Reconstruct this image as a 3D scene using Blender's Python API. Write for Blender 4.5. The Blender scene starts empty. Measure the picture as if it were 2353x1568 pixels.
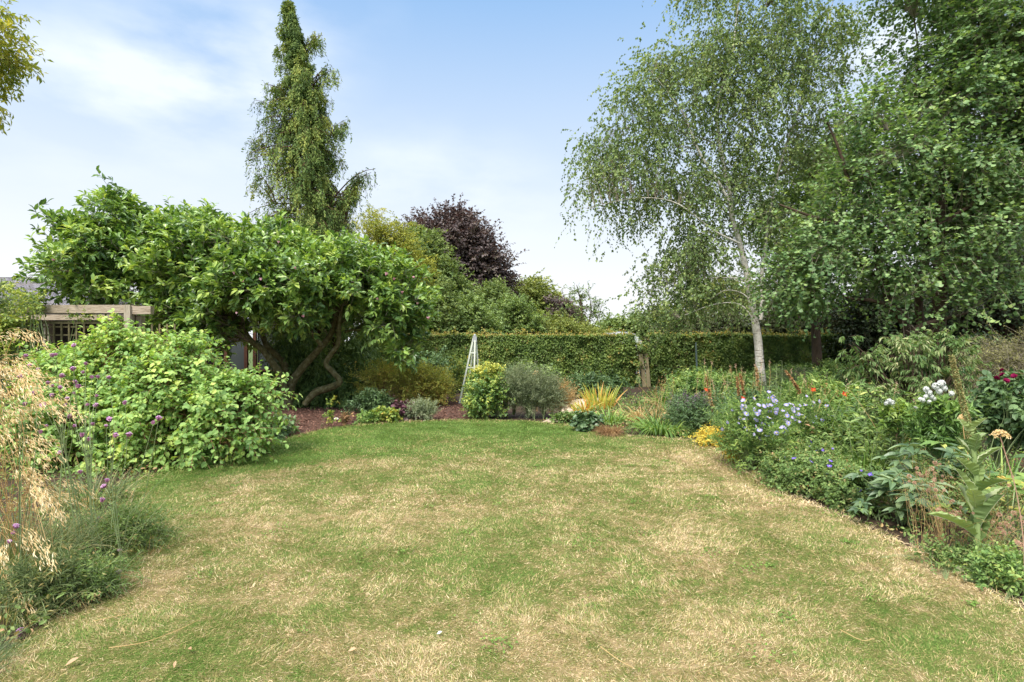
import bpy, bmesh, math
import numpy as np
from mathutils import Vector

sc = bpy.context.scene
COL = sc.collection
R = math.radians

# ------------------------------------------------------------------ camera
EYE = 1.55
FOC = 1307.0            # focal length in the 2353 px wide survey of the photograph
UC, VC = 1176.5, 784.0
cam = bpy.data.cameras.new('camera')
cam.lens = 20.0; cam.sensor_width = 36.0; cam.clip_start = 0.05; cam.clip_end = 3000
cam_o = bpy.data.objects.new('camera', cam)
cam_o.location = (0, 0, EYE); cam_o.rotation_euler = (R(90), 0, 0)
COL.objects.link(cam_o); sc.camera = cam_o

# ------------------------------------------------------------------ sky
SUN_EL, SUN_AZ = 56.0, -150.0     # azimuth from +Y clockwise
world = bpy.data.worlds.new('World'); sc.world = world; world.use_nodes = True
wt = world.node_tree; wt.nodes.clear()
def nd(t, kind, **kw):
    n = t.nodes.new(kind)
    for k, v in kw.items():
        if k.startswith('i_'): n.inputs[k[2:].replace('_', ' ')].default_value = v
        else: setattr(n, k, v)
    return n
def mth(t, op, a, b=None, c=None, clamp=False):
    n = t.nodes.new('ShaderNodeMath'); n.operation = op; n.use_clamp = clamp
    for i, x in enumerate((a, b, c)):
        if x is None: continue
        if isinstance(x, (int, float)): n.inputs[i].default_value = x
        else: t.links.new(x, n.inputs[i])
    return n.outputs[0]
def mixc(t, f, a, b):
    n = t.nodes.new('ShaderNodeMix'); n.data_type = 'RGBA'
    for s, x in ((0, f), (6, a), (7, b)):
        if isinstance(x, (int, float)): n.inputs[s].default_value = x
        elif isinstance(x, tuple): n.inputs[s].default_value = (*x, 1) if len(x) == 3 else x
        else: t.links.new(x, n.inputs[s])
    return n.outputs[2]
sky = nd(wt, 'ShaderNodeTexSky', sky_type='NISHITA', sun_disc=False)
sky.sun_elevation = R(SUN_EL); sky.sun_rotation = R(SUN_AZ)
sky.air_density = 1.3; sky.dust_density = 0.6; sky.ozone_density = 2.0
bg = nd(wt, 'ShaderNodeBackground'); wo = nd(wt, 'ShaderNodeOutputWorld')
tc = nd(wt, 'ShaderNodeTexCoord')
sep = nd(wt, 'ShaderNodeSeparateXYZ'); wt.links.new(tc.outputs['Generated'], sep.inputs[0])
z = sep.outputs[2]
haze = mth(wt, 'SUBTRACT', 1.0, mth(wt, 'DIVIDE', mth(wt, 'SUBTRACT', z, 0.08), 0.44), clamp=True)
haze = mth(wt, 'MULTIPLY', mth(wt, 'POWER', haze, 1.0), 1.0, clamp=True)
mp = nd(wt, 'ShaderNodeMapping'); mp.inputs['Scale'].default_value = (1.0, 1.0, 2.6); mp.inputs['Location'].default_value = (3.7, 1.2, .9)
wt.links.new(tc.outputs['Generated'], mp.inputs[0])
ns = nd(wt, 'ShaderNodeTexNoise'); ns.inputs['Scale'].default_value = 4.5; ns.inputs['Detail'].default_value = 9; ns.inputs['Roughness'].default_value = 0.52
wt.links.new(mp.outputs[0], ns.inputs['Vector'])
cl = mth(wt, 'MULTIPLY', mth(wt, 'SUBTRACT', ns.outputs[0], 0.40), 3.0, clamp=True)
def sky_dir(u, v):
    d = Vector(((u - UC) / FOC, 1, (VC - v) / FOC)); d.normalize(); return d
mz = nd(wt, 'ShaderNodeVectorMath', operation='MULTIPLY'); mz.inputs[1].default_value = (1, 1, 1.9); wt.links.new(tc.outputs['Generated'], mz.inputs[0])
bump = None
for (u, v, rad, amt) in ((440, 190, .24, .8), (190, 200, .16, .3), (580, 130, .2, .5), (980, 430, .24, .7), (2050, 70, .30, .9), (1120, 560, .3, .4), (60, 330, .35, .2), (700, 10, .16, .3), (2300, 150, .3, .5), (230, 330, .3, .25)):
    vm = nd(wt, 'ShaderNodeVectorMath', operation='DISTANCE'); sd_ = sky_dir(u, v); vm.inputs[1].default_value = (sd_[0], sd_[1], sd_[2] * 1.9)
    wt.links.new(mz.outputs[0], vm.inputs[0])
    g = mth(wt, 'MULTIPLY', mth(wt, 'SMOOTH_MIN', mth(wt, 'SUBTRACT', 1.0, mth(wt, 'DIVIDE', vm.outputs['Value'], rad), clamp=True), 0.8, 0.3), amt)
    bump = g if bump is None else mth(wt, 'ADD', bump, g)
cloud = mth(wt, 'MULTIPLY', mth(wt, 'MULTIPLY', cl, bump), 1.6, clamp=True)
SKYK = 0.10
blue = mixc(wt, 0.80, sky.outputs[0], (1.95 , 3.3, 5.3))
c1 = mixc(wt, haze, blue, (5.45, 5.6, 5.75))
c2 = mixc(wt, mth(wt, 'MULTIPLY', cloud, 0.8), c1, (5.5, 5.85, 6.3))
over = mth(wt, 'DIVIDE', mth(wt, 'SUBTRACT', z, 0.58), 0.16, clamp=True)   # unseen bright zenith above the frame, added as soft fill light
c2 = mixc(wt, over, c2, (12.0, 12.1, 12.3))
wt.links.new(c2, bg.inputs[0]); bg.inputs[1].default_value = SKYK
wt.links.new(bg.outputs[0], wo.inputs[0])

# ------------------------------------------------------------------ sun
sl = bpy.data.lights.new('sun', 'SUN'); sl.energy = 3.0; sl.angle = R(18); sl.color = (1.0, 0.95, 0.86)
so = bpy.data.objects.new('sun', sl); COL.objects.link(so)
az = R(SUN_AZ); el = R(SUN_EL)
sd = Vector((math.sin(az) * math.cos(el), math.cos(az) * math.cos(el), math.sin(el)))
so.rotation_euler = (-sd).to_track_quat('-Z', 'Y').to_euler(); so.location = sd * 40
sc.view_settings.view_transform = 'Standard'; sc.view_settings.look = 'None'
sc.view_settings.exposure = 0.92; sc.view_settings.gamma = 1.0
sc.render.engine = 'CYCLES'
sc.cycles.max_bounces = 5; sc.cycles.diffuse_bounces = 3; sc.cycles.glossy_bounces = 2
sc.cycles.transmission_bounces = 4; sc.cycles.transparent_max_bounces = 6

# ------------------------------------------------------------------ maths helpers
def W(u, v, Y): return np.array([(u - UC) / FOC * Y, Y, EYE - (v - VC) / FOC * Y])
def G(u, v):
    Y = EYE * FOC / (v - VC); return np.array([(u - UC) / FOC * Y, Y, 0.0])
def GX(u, Y): return np.array([(u - UC) / FOC * Y, Y, 0.0])
def nrm(a):
    return a / np.maximum(np.linalg.norm(a, axis=-1, keepdims=True), 1e-9)
_seed = [11]
def rngs():
    _seed[0] += 1; return np.random.default_rng(_seed[0])

class Geo:
    def __init__(s): s.V = []; s.F = []; s.n = 0
    def add(s, V, F, r=0.5, mi=0):
        V = np.asarray(V, float).reshape(-1, 3); F = np.asarray(F, np.int64)
        if len(F) == 0: return
        r = np.broadcast_to(np.asarray(r, float), (len(F),))
        s.V.append(V); s.F.append((F + s.n, r, mi)); s.n += len(V)
    def mesh(s, name, mats, origin=(0, 0, 0), smooth=False):
        me = bpy.data.meshes.new(name)
        V = np.concatenate(s.V) - np.asarray(origin)
        me.vertices.add(len(V)); me.vertices.foreach_set('co', V.astype(np.float32).ravel())
        lv = np.concatenate([f.ravel() for f, _, _ in s.F])
        cnt = np.concatenate([np.full(len(f), f.shape[1]) for f, _, _ in s.F])
        me.loops.add(len(lv)); me.loops.foreach_set('vertex_index', lv.astype(np.int32))
        me.polygons.add(len(cnt))
        st = np.concatenate([[0], np.cumsum(cnt)[:-1]])
        me.polygons.foreach_set('loop_start', st.astype(np.int32))
        mi = np.concatenate([np.full(len(f), m) for f, _, m in s.F])
        if mi.any(): me.polygons.foreach_set('material_index', mi.astype(np.int32))
        me.update(calc_edges=True)
        at = me.attributes.new('rnd', 'FLOAT', 'FACE')
        at.data.foreach_set('value', np.concatenate([r for _, r, _ in s.F]).astype(np.float32))
        me.polygons.foreach_set('use_smooth', np.full(len(cnt), smooth))
        for m in (mats if isinstance(mats, (list, tuple)) else [mats]): me.materials.append(m)
        return me
    def obj(s, name, mats, parent=None, origin=None, smooth=False):
        if parent is not None: o0 = np.array(parent['_o'])
        else: o0 = np.asarray(origin if origin is not None else (0, 0, 0), float)
        if not s.F: return None
        o = bpy.data.objects.new(name, s.mesh(name, mats, o0, smooth)); COL.objects.link(o)
        if parent is not None: o.parent = parent
        else: o.location = o0
        return o
def tag(o, label=None, cat=None, group=None, kind=None):
    if label: o['label'] = label
    if cat: o['category'] = cat
    if group: o['group'] = group
    if kind: o['kind'] = kind
    return o
def thing(name, label, cat, loc, group=None):
    o = bpy.data.objects.new(name, None); COL.objects.link(o)
    o.location = tuple(float(x) for x in loc); o.empty_display_size = 0.1
    tag(o, label, cat, group); o['_o'] = [float(x) for x in loc]
    return o
def sub(obj_parent, geo, name, mats, top, smooth=False):
    """a sub-part: parented to a part that sits at its thing's origin"""
    o = bpy.data.objects.new(name, geo.mesh(name, mats, np.array(top['_o']), smooth)); COL.objects.link(o)
    o.parent = obj_parent; return o

# leaf templates: (verts, faces); x along the leaf, y across (+-.5), z out of the leaf
T_DIA = (np.array([[0, 0, 0], [.45, .5, .10], [1, 0, -.06], [.45, -.5, .10]]), np.array([[0, 1, 2], [0, 2, 3]]))
T_OVAL = (np.array([[0, 0, 0], [.28, .42, .07], [.68, .42, .05], [1, 0, -.14], [.68, -.42, .05], [.28, -.42, .07], [.5, 0, 0]]),
          np.array([[0, 1, 2, 6], [6, 2, 3, 3], [0, 6, 4, 5], [6, 3, 4, 4]]))
T_OVAL = (T_OVAL[0], [np.array([[0, 1, 2, 6], [0, 6, 4, 5]]), np.array([[6, 2, 3], [6, 3, 4]])])
T_FAN = (np.array([[0, 0, 0], [.7, .55, .05], [1, .2, 0], [1, -.2, 0], [.7, -.55, .05]]), np.array([[0, 1, 2], [0, 2, 3], [0, 3, 4]]))
T_NEEDLE = (np.array([[0, -.2, 0], [0, .2, 0], [.6, .5, .02], [1, 0, -.05], [.6, -.5, .02]]), [np.array([[0, 1, 2, 4]]), np.array([[4, 2, 3]])])
def T_vein(rows=19, curl=.4, fold=.28, peak=.5, amp=.016, base=.3):
    v, f = T_big(rows, curl, fold, peak, 0, base); v = v.copy(); k = np.arange(len(v)); row = k // 3; side = (k % 3) != 1
    v[side, 2] += np.where(row[side] % 2 == 0, amp, -amp * .6); v[side, 1] *= 1 + .10 * np.sin(row[side] * 1.9) ; v[~side, 2] -= .012; v[side, 2] += .02 * np.sin(row[side] * .9 + 1)
    return v, f
def T_big(rows=7, curl=.5, fold=.18, peak=.45, wave=0.0, base=.12):
    t = np.linspace(0, 1, rows); w = np.sin(np.pi * np.power(t, math.log(.5) / math.log(peak))) * .5
    w = np.maximum(w, base * .5 * (1 - t)); V = []
    for i in range(rows):
        zc = -curl * t[i] ** 2; wv = wave * math.sin(i * 2.4)
        V += [[t[i], -w[i], zc + fold * w[i] + wv], [t[i], 0, zc], [t[i], w[i], zc + fold * w[i] - wv]]
    F = []
    for i in range(rows - 1):
        a = 3 * i; F += [[a, a + 1, a + 4, a + 3], [a + 1, a + 2, a + 5, a + 4]]
    return (np.array(V), np.array(F))
def leaves(geo, tm, P, D, N, L, Wd, r=0.5, mi=0):
    P = np.asarray(P, float); n = len(P)
    if n == 0: return
    D = nrm(np.broadcast_to(D, (n, 3))); N = np.broadcast_to(N, (n, 3))
    B = nrm(np.cross(N, D)); N2 = np.cross(D, B)
    L = np.broadcast_to(L, (n,)); Wd = np.broadcast_to(Wd, (n,)); r = np.broadcast_to(r, (n,))
    tv, tf = tm; k = len(tv)
    V = P[:, None] + tv[None, :, 0, None] * (D * L[:, None])[:, None] + tv[None, :, 1, None] * (B * Wd[:, None])[:, None] + tv[None, :, 2, None] * (N2 * L[:, None])[:, None]
    V = V.reshape(-1, 3); off = (np.arange(n) * k)[:, None, None]
    tfs = tf if isinstance(tf, list) else [tf]
    first = True
    for f in tfs:
        F = (f[None] + off).reshape(-1, f.shape[1]); rr = np.repeat(r, len(f))
        if first: base = geo.n; geo.add(V, F, rr, mi); first = False
        else: geo.F.append((F + base, rr, mi))
def tubes(geo, C, Rd, m=5, r=0.5, mi=0, cap=False):
    C = np.asarray(C, float); Rd = np.asarray(Rd, float)
    if C.ndim == 2: C = C[None]; Rd = Rd[None]
    n, K, _ = C.shape; Rd = np.broadcast_to(Rd, (n, K))
    T = np.empty_like(C); T[:, 1:-1] = C[:, 2:] - C[:, :-2]; T[:, 0] = C[:, 1] - C[:, 0]; T[:, -1] = C[:, -1] - C[:, -2]
    T = nrm(T); ref = np.where(np.abs(nrm(C[:, -1] - C[:, 0])[:, 2:3]) > .8, [[1., .13, 0]], [[0.1, .05, 1.]])[:, None]
    A = nrm(np.cross(T, np.broadcast_to(ref, T.shape))); B = np.cross(T, A)
    a = np.linspace(0, 2 * np.pi, m, endpoint=False)
    V = C[:, :, None] + Rd[:, :, None, None] * (A[:, :, None] * np.cos(a)[None, None, :, None] + B[:, :, None] * np.sin(a)[None, None, :, None])
    V = V.reshape(-1, 3)
    i = np.arange(K - 1)[:, None]; j = np.arange(m)[None]; j2 = (j + 1) % m
    f = np.stack([i * m + j, i * m + j2, (i + 1) * m + j2, (i + 1) * m + j], -1).reshape(-1, 4)
    F = (f[None] + (np.arange(n) * K * m)[:, None, None]).reshape(-1, 4)
    rr = np.repeat(np.broadcast_to(r, (n,)), len(f))
    geo.add(V, F, rr, mi)
    if cap:
        b = np.arange(n) * K * m
        F2 = np.concatenate([b[:, None] + np.arange(m)[None][:, ::-1], b[:, None] + (K - 1) * m + np.arange(m)[None]])
        geo.F.append((F2 + (geo.n - len(V)), np.full(len(F2), .5), mi))
def straps(geo, P, D, L, Wd, droop, nseg=5, r=0.5, mi=0, rng=None, taper=1.6, base=1.0):
    P = np.asarray(P, float); n = len(P); D = nrm(np.asarray(D, float))
    L = np.broadcast_to(L, (n,))[:, None, None]; Wd = np.broadcast_to(Wd, (n,))[:, None]
    droop = np.broadcast_to(droop, (n,))[:, None, None]
    t = np.linspace(0, 1, nseg + 1)
    C = P[:, None] + D[:, None] * L * t[None, :, None] + np.array([0, 0, -1.]) * droop * L * (t ** 2.2)[None, :, None]
    C[:, :, 2] = np.maximum(C[:, :, 2], 0.006)
    rng = rng or rngs()
    h = rng.normal(size=(n, 3)) * .35 + np.array([0, 0, 1.]); flat = np.abs(D[:, 2:3]) > .9
    h = np.where(flat, rng.normal(size=(n, 3)), h)
    B = nrm(np.cross(D, h))
    w = Wd * .5 * (base + (1 - base) * np.minimum(t * 4, 1)) * (1 - t ** taper * .97)
    V = np.stack([C - B[:, None] * w[:, :, None], C + B[:, None] * w[:, :, None]], 2).reshape(-1, 3)
    i = np.arange(nseg)
    f = np.stack([2 * i, 2 * i + 1, 2 * i + 3, 2 * i + 2], -1)
    F = (f[None] + (np.arange(n) * (nseg + 1) * 2)[:, None, None]).reshape(-1, 4)
    geo.add(V, F, np.repeat(np.broadcast_to(r, (n,)), nseg), mi)
    return C
def smooth_line(pts, k=4):
    P = np.asarray(pts, float); P = np.vstack([2 * P[0] - P[1], P, 2 * P[-1] - P[-2]]); out = []
    for i in range(1, len(P) - 2):
        for t in np.arange(k) / k:
            a, b, c, d = P[i - 1:i + 3]
            out.append(.5 * ((2 * b) + (c - a) * t + (2 * a - 5 * b + 4 * c - d) * t * t + (-a + 3 * b - 3 * c + d) * t ** 3))
    out.append(P[-2]); return np.array(out)
def box(geo, c, s, rot=None, r=0.5, mi=0):
    v = np.array([[x, y, z] for x in (-.5, .5) for y in (-.5, .5) for z in (-.5, .5)]) * np.asarray(s)
    if rot is not None: v = v @ np.asarray(rot).T
    geo.add(v + np.asarray(c), [[0, 1, 3, 2], [4, 6, 7, 5], [0, 4, 5, 1], [2, 3, 7, 6], [0, 2, 6, 4], [1, 5, 7, 3]], r, mi)
def bar(geo, a, b, w, d, r=.5):
    """a squared timber from a to b"""
    a = np.asarray(a, float); b = np.asarray(b, float); t = nrm(b - a)
    s = nrm(np.cross(t, [0, 1., .01])) if abs(t[1]) < .9 else np.array([1., 0, 0]); q = np.cross(t, s)
    rot = np.stack([s, q, t], 1); box(geo, (a + b) / 2, (w, d, np.linalg.norm(b - a)), rot, r)
def vnoise(x, y, s, seed=0):
    """smooth value noise 0..1"""
    g = np.random.default_rng(seed).random((256, 256)); x = x * s + 100; y = y * s + 100
    xi = np.floor(x).astype(int); yi = np.floor(y).astype(int); fx = x - xi; fy = y - yi
    fx = fx * fx * (3 - 2 * fx); fy = fy * fy * (3 - 2 * fy); q = lambda a, b: g[a % 256, b % 256]
    return (q(xi, yi) * (1 - fx) + q(xi + 1, yi) * fx) * (1 - fy) + (q(xi, yi + 1) * (1 - fx) + q(xi + 1, yi + 1) * fx) * fy

# ------------------------------------------------------------------ materials
def newmat(name):
    m = bpy.data.materials.new(name); m.use_nodes = True; t = m.node_tree; t.nodes.clear()
    o = t.nodes.new('ShaderNodeOutputMaterial'); return m, t, o
def ramp(t, fac, cols):
    n = t.nodes.new('ShaderNodeValToRGB'); e = n.color_ramp.elements
    k = len(cols)
    for i, c in enumerate(cols):
        p = i / max(1, k - 1)
        if len(c) == 4: p = c[3]
        x = e[i] if i < 2 else e.new(p)
        x.position = p; x.color = (*c[:3], 1)
    t.links.new(fac, n.inputs[0]); return n.outputs[0]
def leafmat(name, cols, trans=.30, rough=.55, spec=.35, jit=.18, warm=(1.25, 1.2, .55)):
    if warm[2] < .56: 
        k = 1.30; cols = [((c[0] * .92 + c[1] * .13) * k if c[1] > c[0] else c[0] * k, min(.75, c[1] * k * .97), (c[2] * .85 + c[1] * .10) * k, *c[3:]) for c in cols]
    m, t, o = newmat(name)
    a = nd(t, 'ShaderNodeAttribute', attribute_name='rnd')
    tcn = nd(t, 'ShaderNodeTexCoord'); nz = nd(t, 'ShaderNodeTexNoise'); nz.inputs['Scale'].default_value = 2.2; nz.inputs['Detail'].default_value = 3
    t.links.new(tcn.outputs['Object'], nz.inputs['Vector'])
    f = mth(t, 'ADD', a.outputs['Fac'], mth(t, 'MULTIPLY', mth(t, 'SUBTRACT', nz.outputs[0], .5), jit * 5), clamp=True)
    c = ramp(t, f, cols)
    p = nd(t, 'ShaderNodeBsdfPrincipled'); p.inputs['Roughness'].default_value = rough; p.inputs['Specular IOR Level'].default_value = spec
    t.links.new(c, p.inputs['Base Color'])
    if trans > 0:
        tr = nd(t, 'ShaderNodeBsdfTranslucent'); vm = nd(t, 'ShaderNodeVectorMath', operation='MULTIPLY'); vm.inputs[1].default_value = warm
        t.links.new(c, vm.inputs[0]); t.links.new(vm.outputs[0], tr.inputs[0])
        mx = nd(t, 'ShaderNodeMixShader'); mx.inputs[0].default_value = trans
        t.links.new(p.outputs[0], mx.inputs[1]); t.links.new(tr.outputs[0], mx.inputs[2]); t.links.new(mx.outputs[0], o.inputs[0])
    else: t.links.new(p.outputs[0], o.inputs[0])
    return m
def barkmat(name, c1, c2, sc_=(6, 6, 1.5), bump=.4, c3=None, band=None, rough=.85):
    m, t, o = newmat(name)
    tcn = nd(t, 'ShaderNodeTexCoord'); mpn = nd(t, 'ShaderNodeMapping'); mpn.inputs['Scale'].default_value = sc_
    t.links.new(tcn.outputs['Object'], mpn.inputs[0])
    nz = nd(t, 'ShaderNodeTexNoise'); nz.inputs['Scale'].default_value = 5; nz.inputs['Detail'].default_value = 8; nz.inputs['Roughness'].default_value = .65
    t.links.new(mpn.outputs[0], nz.inputs['Vector'])
    f = mth(t, 'MULTIPLY', mth(t, 'SUBTRACT', nz.outputs[0], .3), 2.4, clamp=True)
    c = ramp(t, f, [c1, c2] if c3 is None else [c1, c2, c3])
    if band:
        mb = nd(t, 'ShaderNodeMapping'); mb.inputs['Scale'].default_value = (2.2, 2.2, 16); t.links.new(tcn.outputs['Object'], mb.inputs[0])
        n2 = nd(t, 'ShaderNodeTexNoise'); n2.inputs['Scale'].default_value = 2.2; n2.inputs['Detail'].default_value = 5; t.links.new(mb.outputs[0], n2.inputs['Vector'])
        f2 = mth(t, 'MULTIPLY', mth(t, 'SUBTRACT', n2.outputs[0], .57), 9, clamp=True)
        c = mixc(t, f2, c, band)
    p = nd(t, 'ShaderNodeBsdfPrincipled'); p.inputs['Roughness'].default_value = rough; p.inputs['Specular IOR Level'].default_value = .2
    t.links.new(c, p.inputs['Base Color'])
    b = nd(t, 'ShaderNodeBump'); b.inputs['Strength'].default_value = bump; b.inputs['Distance'].default_value = .02
    t.links.new(nz.outputs[0], b.inputs['Height']); t.links.new(b.outputs[0], p.inputs['Normal'])
    t.links.new(p.outputs[0], o.inputs[0]); return m
def plain(name, col, rough=.6, metal=0, alpha_trans=0):
    return barkmat(name, tuple(x * .82 for x in col), col, (3, 3, 3), .12, rough=rough)

M = {}
M['magnolia'] = leafmat('magnolia leaf', [(.03, .085, .02), (.09, .205, .038), (.21, .37, .055), (.38, .50, .085)], .30, .36, .6)
M['conifer'] = leafmat('cypress spray', [(.025, .065, .018), (.07, .14, .03), (.15, .235, .04), (.31, .36, .06)], .22, .7, .2)
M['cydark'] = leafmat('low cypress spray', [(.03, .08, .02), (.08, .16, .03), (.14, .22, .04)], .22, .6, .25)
M['birch'] = leafmat('birch leaf', [(.04, .085, .025), (.09, .17, .045), (.17, .27, .07), (.28, .36, .11)], .30, .5, .35)
M['katsura'] = leafmat('round blue green leaf', [(.03, .085, .03), (.08, .18, .055), (.16, .30, .09), (.28, .42, .11)], .30, .5, .4)
M['katsuray'] = leafmat('light green leaf', [(.05, .12, .02), (.11, .22, .03), (.2, .33, .04)], .35, .5, .4)
M['beech'] = leafmat('copper leaf', [(.045, .034, .036), (.095, .07, .07), (.16, .12, .11), (.15, .14, .08)], .2, .5, .4, warm=(1.2, .7, .6))
M['lime'] = leafmat('lime tree leaf', [(.06, .13, .03), (.13, .21, .05), (.22, .30, .08)], .3, .6, .3)
M['yellowtree'] = leafmat('yellow green leaf', [(.12, .18, .02), (.26, .31, .03), (.42, .43, .05)], .35, .6, .3)
M['roundtree'] = leafmat('olive green leaf', [(.08, .13, .025), (.16, .22, .035), (.28, .33, .05)], .25, .6, .3)
M['laurel'] = leafmat('fresh shrub leaf', [(.06, .12, .03), (.13, .23, .05), (.25, .36, .08)], .3, .5, .4)
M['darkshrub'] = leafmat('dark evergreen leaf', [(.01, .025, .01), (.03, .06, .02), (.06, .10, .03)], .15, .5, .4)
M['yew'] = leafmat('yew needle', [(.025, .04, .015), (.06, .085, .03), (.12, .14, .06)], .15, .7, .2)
M['hedge'] = leafmat('hornbeam leaf', [(.05, .11, .02, 0), (.11, .20, .035, .4), (.20, .30, .05, .75), (.42, .30, .08, 1)], .3, .5, .35)
M['hedgetop'] = leafmat('hedge top growth', [(.12, .18, .03), (.26, .27, .05), (.42, .27, .07)], .35, .5, .3)  # more yellow and orange than the main hedge leaves
M['cornus'] = leafmat('pale soft leaf', [(.06, .16, .03), (.14, .30, .055), (.25, .43, .085), (.44, .56, .10)], .35, .5, .4)
M['rose'] = leafmat('climber leaf', [(.05, .11, .02), (.12, .22, .03), (.28, .38, .04), (.40, .44, .05)], .35, .45, .45)
M['acer'] = leafmat('acer leaf', [(.10, .17, .02), (.24, .30, .03), (.42, .38, .05)], .5, .5, .3)
M['euonymus'] = leafmat('gold edged leaf', [(.05, .14, .03), (.12, .25, .04), (.40, .45, .05)], .3, .4, .45)
M['goldtip'] = leafmat('golden leaf', [(.28, .34, .04), (.50, .52, .06)], .3, .45, .4)
M['spirea'] = leafmat('spirea leaf', [(.14, .20, .04, 0), (.30, .37, .05, .4), (.52, .50, .07, .8), (.56, .34, .08, 1)], .3, .6, .3)
M['rosemary'] = leafmat('grey green leaf', [(.08, .12, .06), (.17, .22, .12), (.28, .33, .2)], .2, .7, .2)
M['catmint'] = leafmat('silver green leaf', [(.12, .18, .10), (.25, .32, .2), (.38, .42, .28)], .25, .7, .2)
M['heuchera'] = leafmat('maroon leaf', [(.05, .025, .04), (.14, .05, .07), (.22, .16, .16)], .25, .5, .4, warm=(1.2, .6, .6))
M['strap'] = leafmat('strap leaf', [(.05, .14, .02), (.13, .28, .04), (.27, .40, .07)], .3, .45, .4)
M['strapblue'] = leafmat('blue green blade', [(.06, .12, .06), (.13, .22, .11), (.26, .36, .2)], .3, .5, .4)
M['fine'] = leafmat('fine green blade', [(.05, .09, .035), (.10, .16, .06), (.17, .24, .09), (.42, .34, .16)], .3, .55, .3)
M['iris'] = leafmat('turning iris leaf', [(.12, .28, .04), (.30, .42, .05), (.58, .48, .07), (.60, .27, .06)], .35, .45, .4)
M['straw'] = leafmat('dry straw', [(.38, .24, .10), (.62, .44, .20), (.80, .64, .34)], .3, .6, .3, warm=(1.1, 1, .8))
M['oat'] = leafmat('golden oat', [(.60, .42, .18), (.86, .68, .37), (.93, .84, .60)], .35, .5, .3, warm=(1.1, 1, .8))
M['brown'] = leafmat('brown grass', [(.16, .09, .045), (.34, .2, .1), (.5, .34, .16)], .25, .7, .2, warm=(1.1, 1, .8))
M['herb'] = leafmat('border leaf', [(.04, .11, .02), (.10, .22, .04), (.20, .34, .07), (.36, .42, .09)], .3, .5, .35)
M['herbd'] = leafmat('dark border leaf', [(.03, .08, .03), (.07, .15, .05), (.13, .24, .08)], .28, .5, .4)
M['herby'] = leafmat('yellowing leaf', [(.08, .18, .03, 0), (.16, .28, .04, .45), (.32, .36, .05, .75), (.50, .34, .05, 1)], .35, .5, .35)
M['mixed'] = leafmat('ground cover leaf', [(.04, .10, .02, 0), (.09, .18, .04, .3), (.16, .27, .06, .7), (.32, .27, .10, .88), (.42, .26, .14, 1)], .3, .6, .3)
M['willow'] = leafmat('pale hanging leaf', [(.04, .10, .03), (.08, .18, .04), (.16, .26, .08), (.42, .45, .24)], .35, .5, .35)
M['twiggy'] = leafmat('olive twig leaf', [(.07, .07, .03), (.15, .16, .05), (.26, .26, .09)], .2, .7, .2)
M['mullein'] = leafmat('felted leaf', [(.13, .22, .07), (.22, .33, .11), (.32, .43, .17)], .2, .9, .05, jit=.3)
M['rib'] = leafmat('pale leaf rib', [(.34, .42, .24), (.42, .50, .30)], 0, .8, .1)
M['glauc'] = leafmat('blue green leaf', [(.035, .085, .035), (.075, .155, .06), (.16, .25, .11)], .22, .4, .5)
M['yellowfl'] = leafmat('golden flower', [(.30, .30, .03), (.62, .50, .04), (.78, .62, .06)], .3, .6, .2)
M['lav'] = leafmat('lavender petal', [(.34, .32, .66), (.48, .46, .82), (.66, .64, .92)], .3, .6, .2, jit=0, warm=(1, 1, 1.1))
M['violet'] = leafmat('violet petal', [(.16, .09, .58), (.28, .18, .78)], .3, .6, .2, jit=0, warm=(1, 1, 1.1))
M['verb'] = leafmat('verbena floret', [(.46, .16, .28), (.60, .30, .50), (.74, .46, .74), (.84, .66, .88)], .25, .6, .2, jit=0, warm=(1, 1, 1))
M['white'] = leafmat('white petal', [(.68, .70, .66), (.86, .87, .85)], .3, .6, .2, jit=0, warm=(1, 1, 1))
M['red'] = leafmat('scarlet petal', [(.48, .02, .012), (.72, .05, .02)], .25, .5, .3, jit=0, warm=(1, .7, .6))
M['orange'] = leafmat('orange petal', [(.80, .22, .02), (.90, .40, .03)], .25, .5, .3, jit=0, warm=(1, .8, .6))
M['magenta'] = leafmat('magenta petal', [(.12, .002, .03), (.30, .006, .08)], .2, .6, .2, jit=0, warm=(1, .6, .8))
M['pink'] = leafmat('pink petal', [(.62, .28, .38), (.84, .62, .66)], .3, .5, .3, jit=0, warm=(1, .8, .8))
M['pod'] = leafmat('orange brown seed pod', [(.28, .14, .06), (.52, .29, .12), (.68, .46, .24)], .15, .7, .2, warm=(1, .8, .6))
M['mulpod'] = leafmat('mullein pod', [(.20, .19, .08), (.38, .35, .15), (.60, .52, .25)], .15, .8, .1, warm=(1, .9, .6))
M['clover'] = leafmat('pale pink tuft', [(.46, .28, .19), (.70, .46, .34), (.8, .62, .48)], .3, .8, .1, warm=(1, .9, .8))
M['salvia'] = leafmat('spent purple spike', [(.07, .05, .07), (.17, .12, .16), (.26, .2, .24)], .2, .8, .1, warm=(1, .9, 1))
M['stem'] = leafmat('green stem', [(.10, .16, .06), (.20, .28, .11)], 0, .6, .3)
M['redstem'] = leafmat('reddish stem', [(.14, .07, .04), (.26, .13, .07)], 0, .6, .3)
M['paletwig'] = barkmat('pale twig', (.16, .13, .09), (.36, .32, .25), (8, 8, 8), .2)
M['magbark'] = barkmat('magnolia bark', (.05, .045, .02), (.14, .125, .05), (3, 3, 2), .9, (.26, .24, .15))
M['brown_bark'] = barkmat('brown bark', (.06, .04, .028), (.14, .095, .065), (8, 8, 1.5), .6)
M['conbark'] = barkmat('fibrous red brown bark', (.05, .025, .018), (.15, .075, .05), (14, 14, 1.2), .8)
M['birchbark'] = barkmat('white birch bark', (.40, .35, .28), (.66, .62, .56), (5, 5, 3), .25, (.78, .75, .70), band=(.16, .12, .09))
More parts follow.
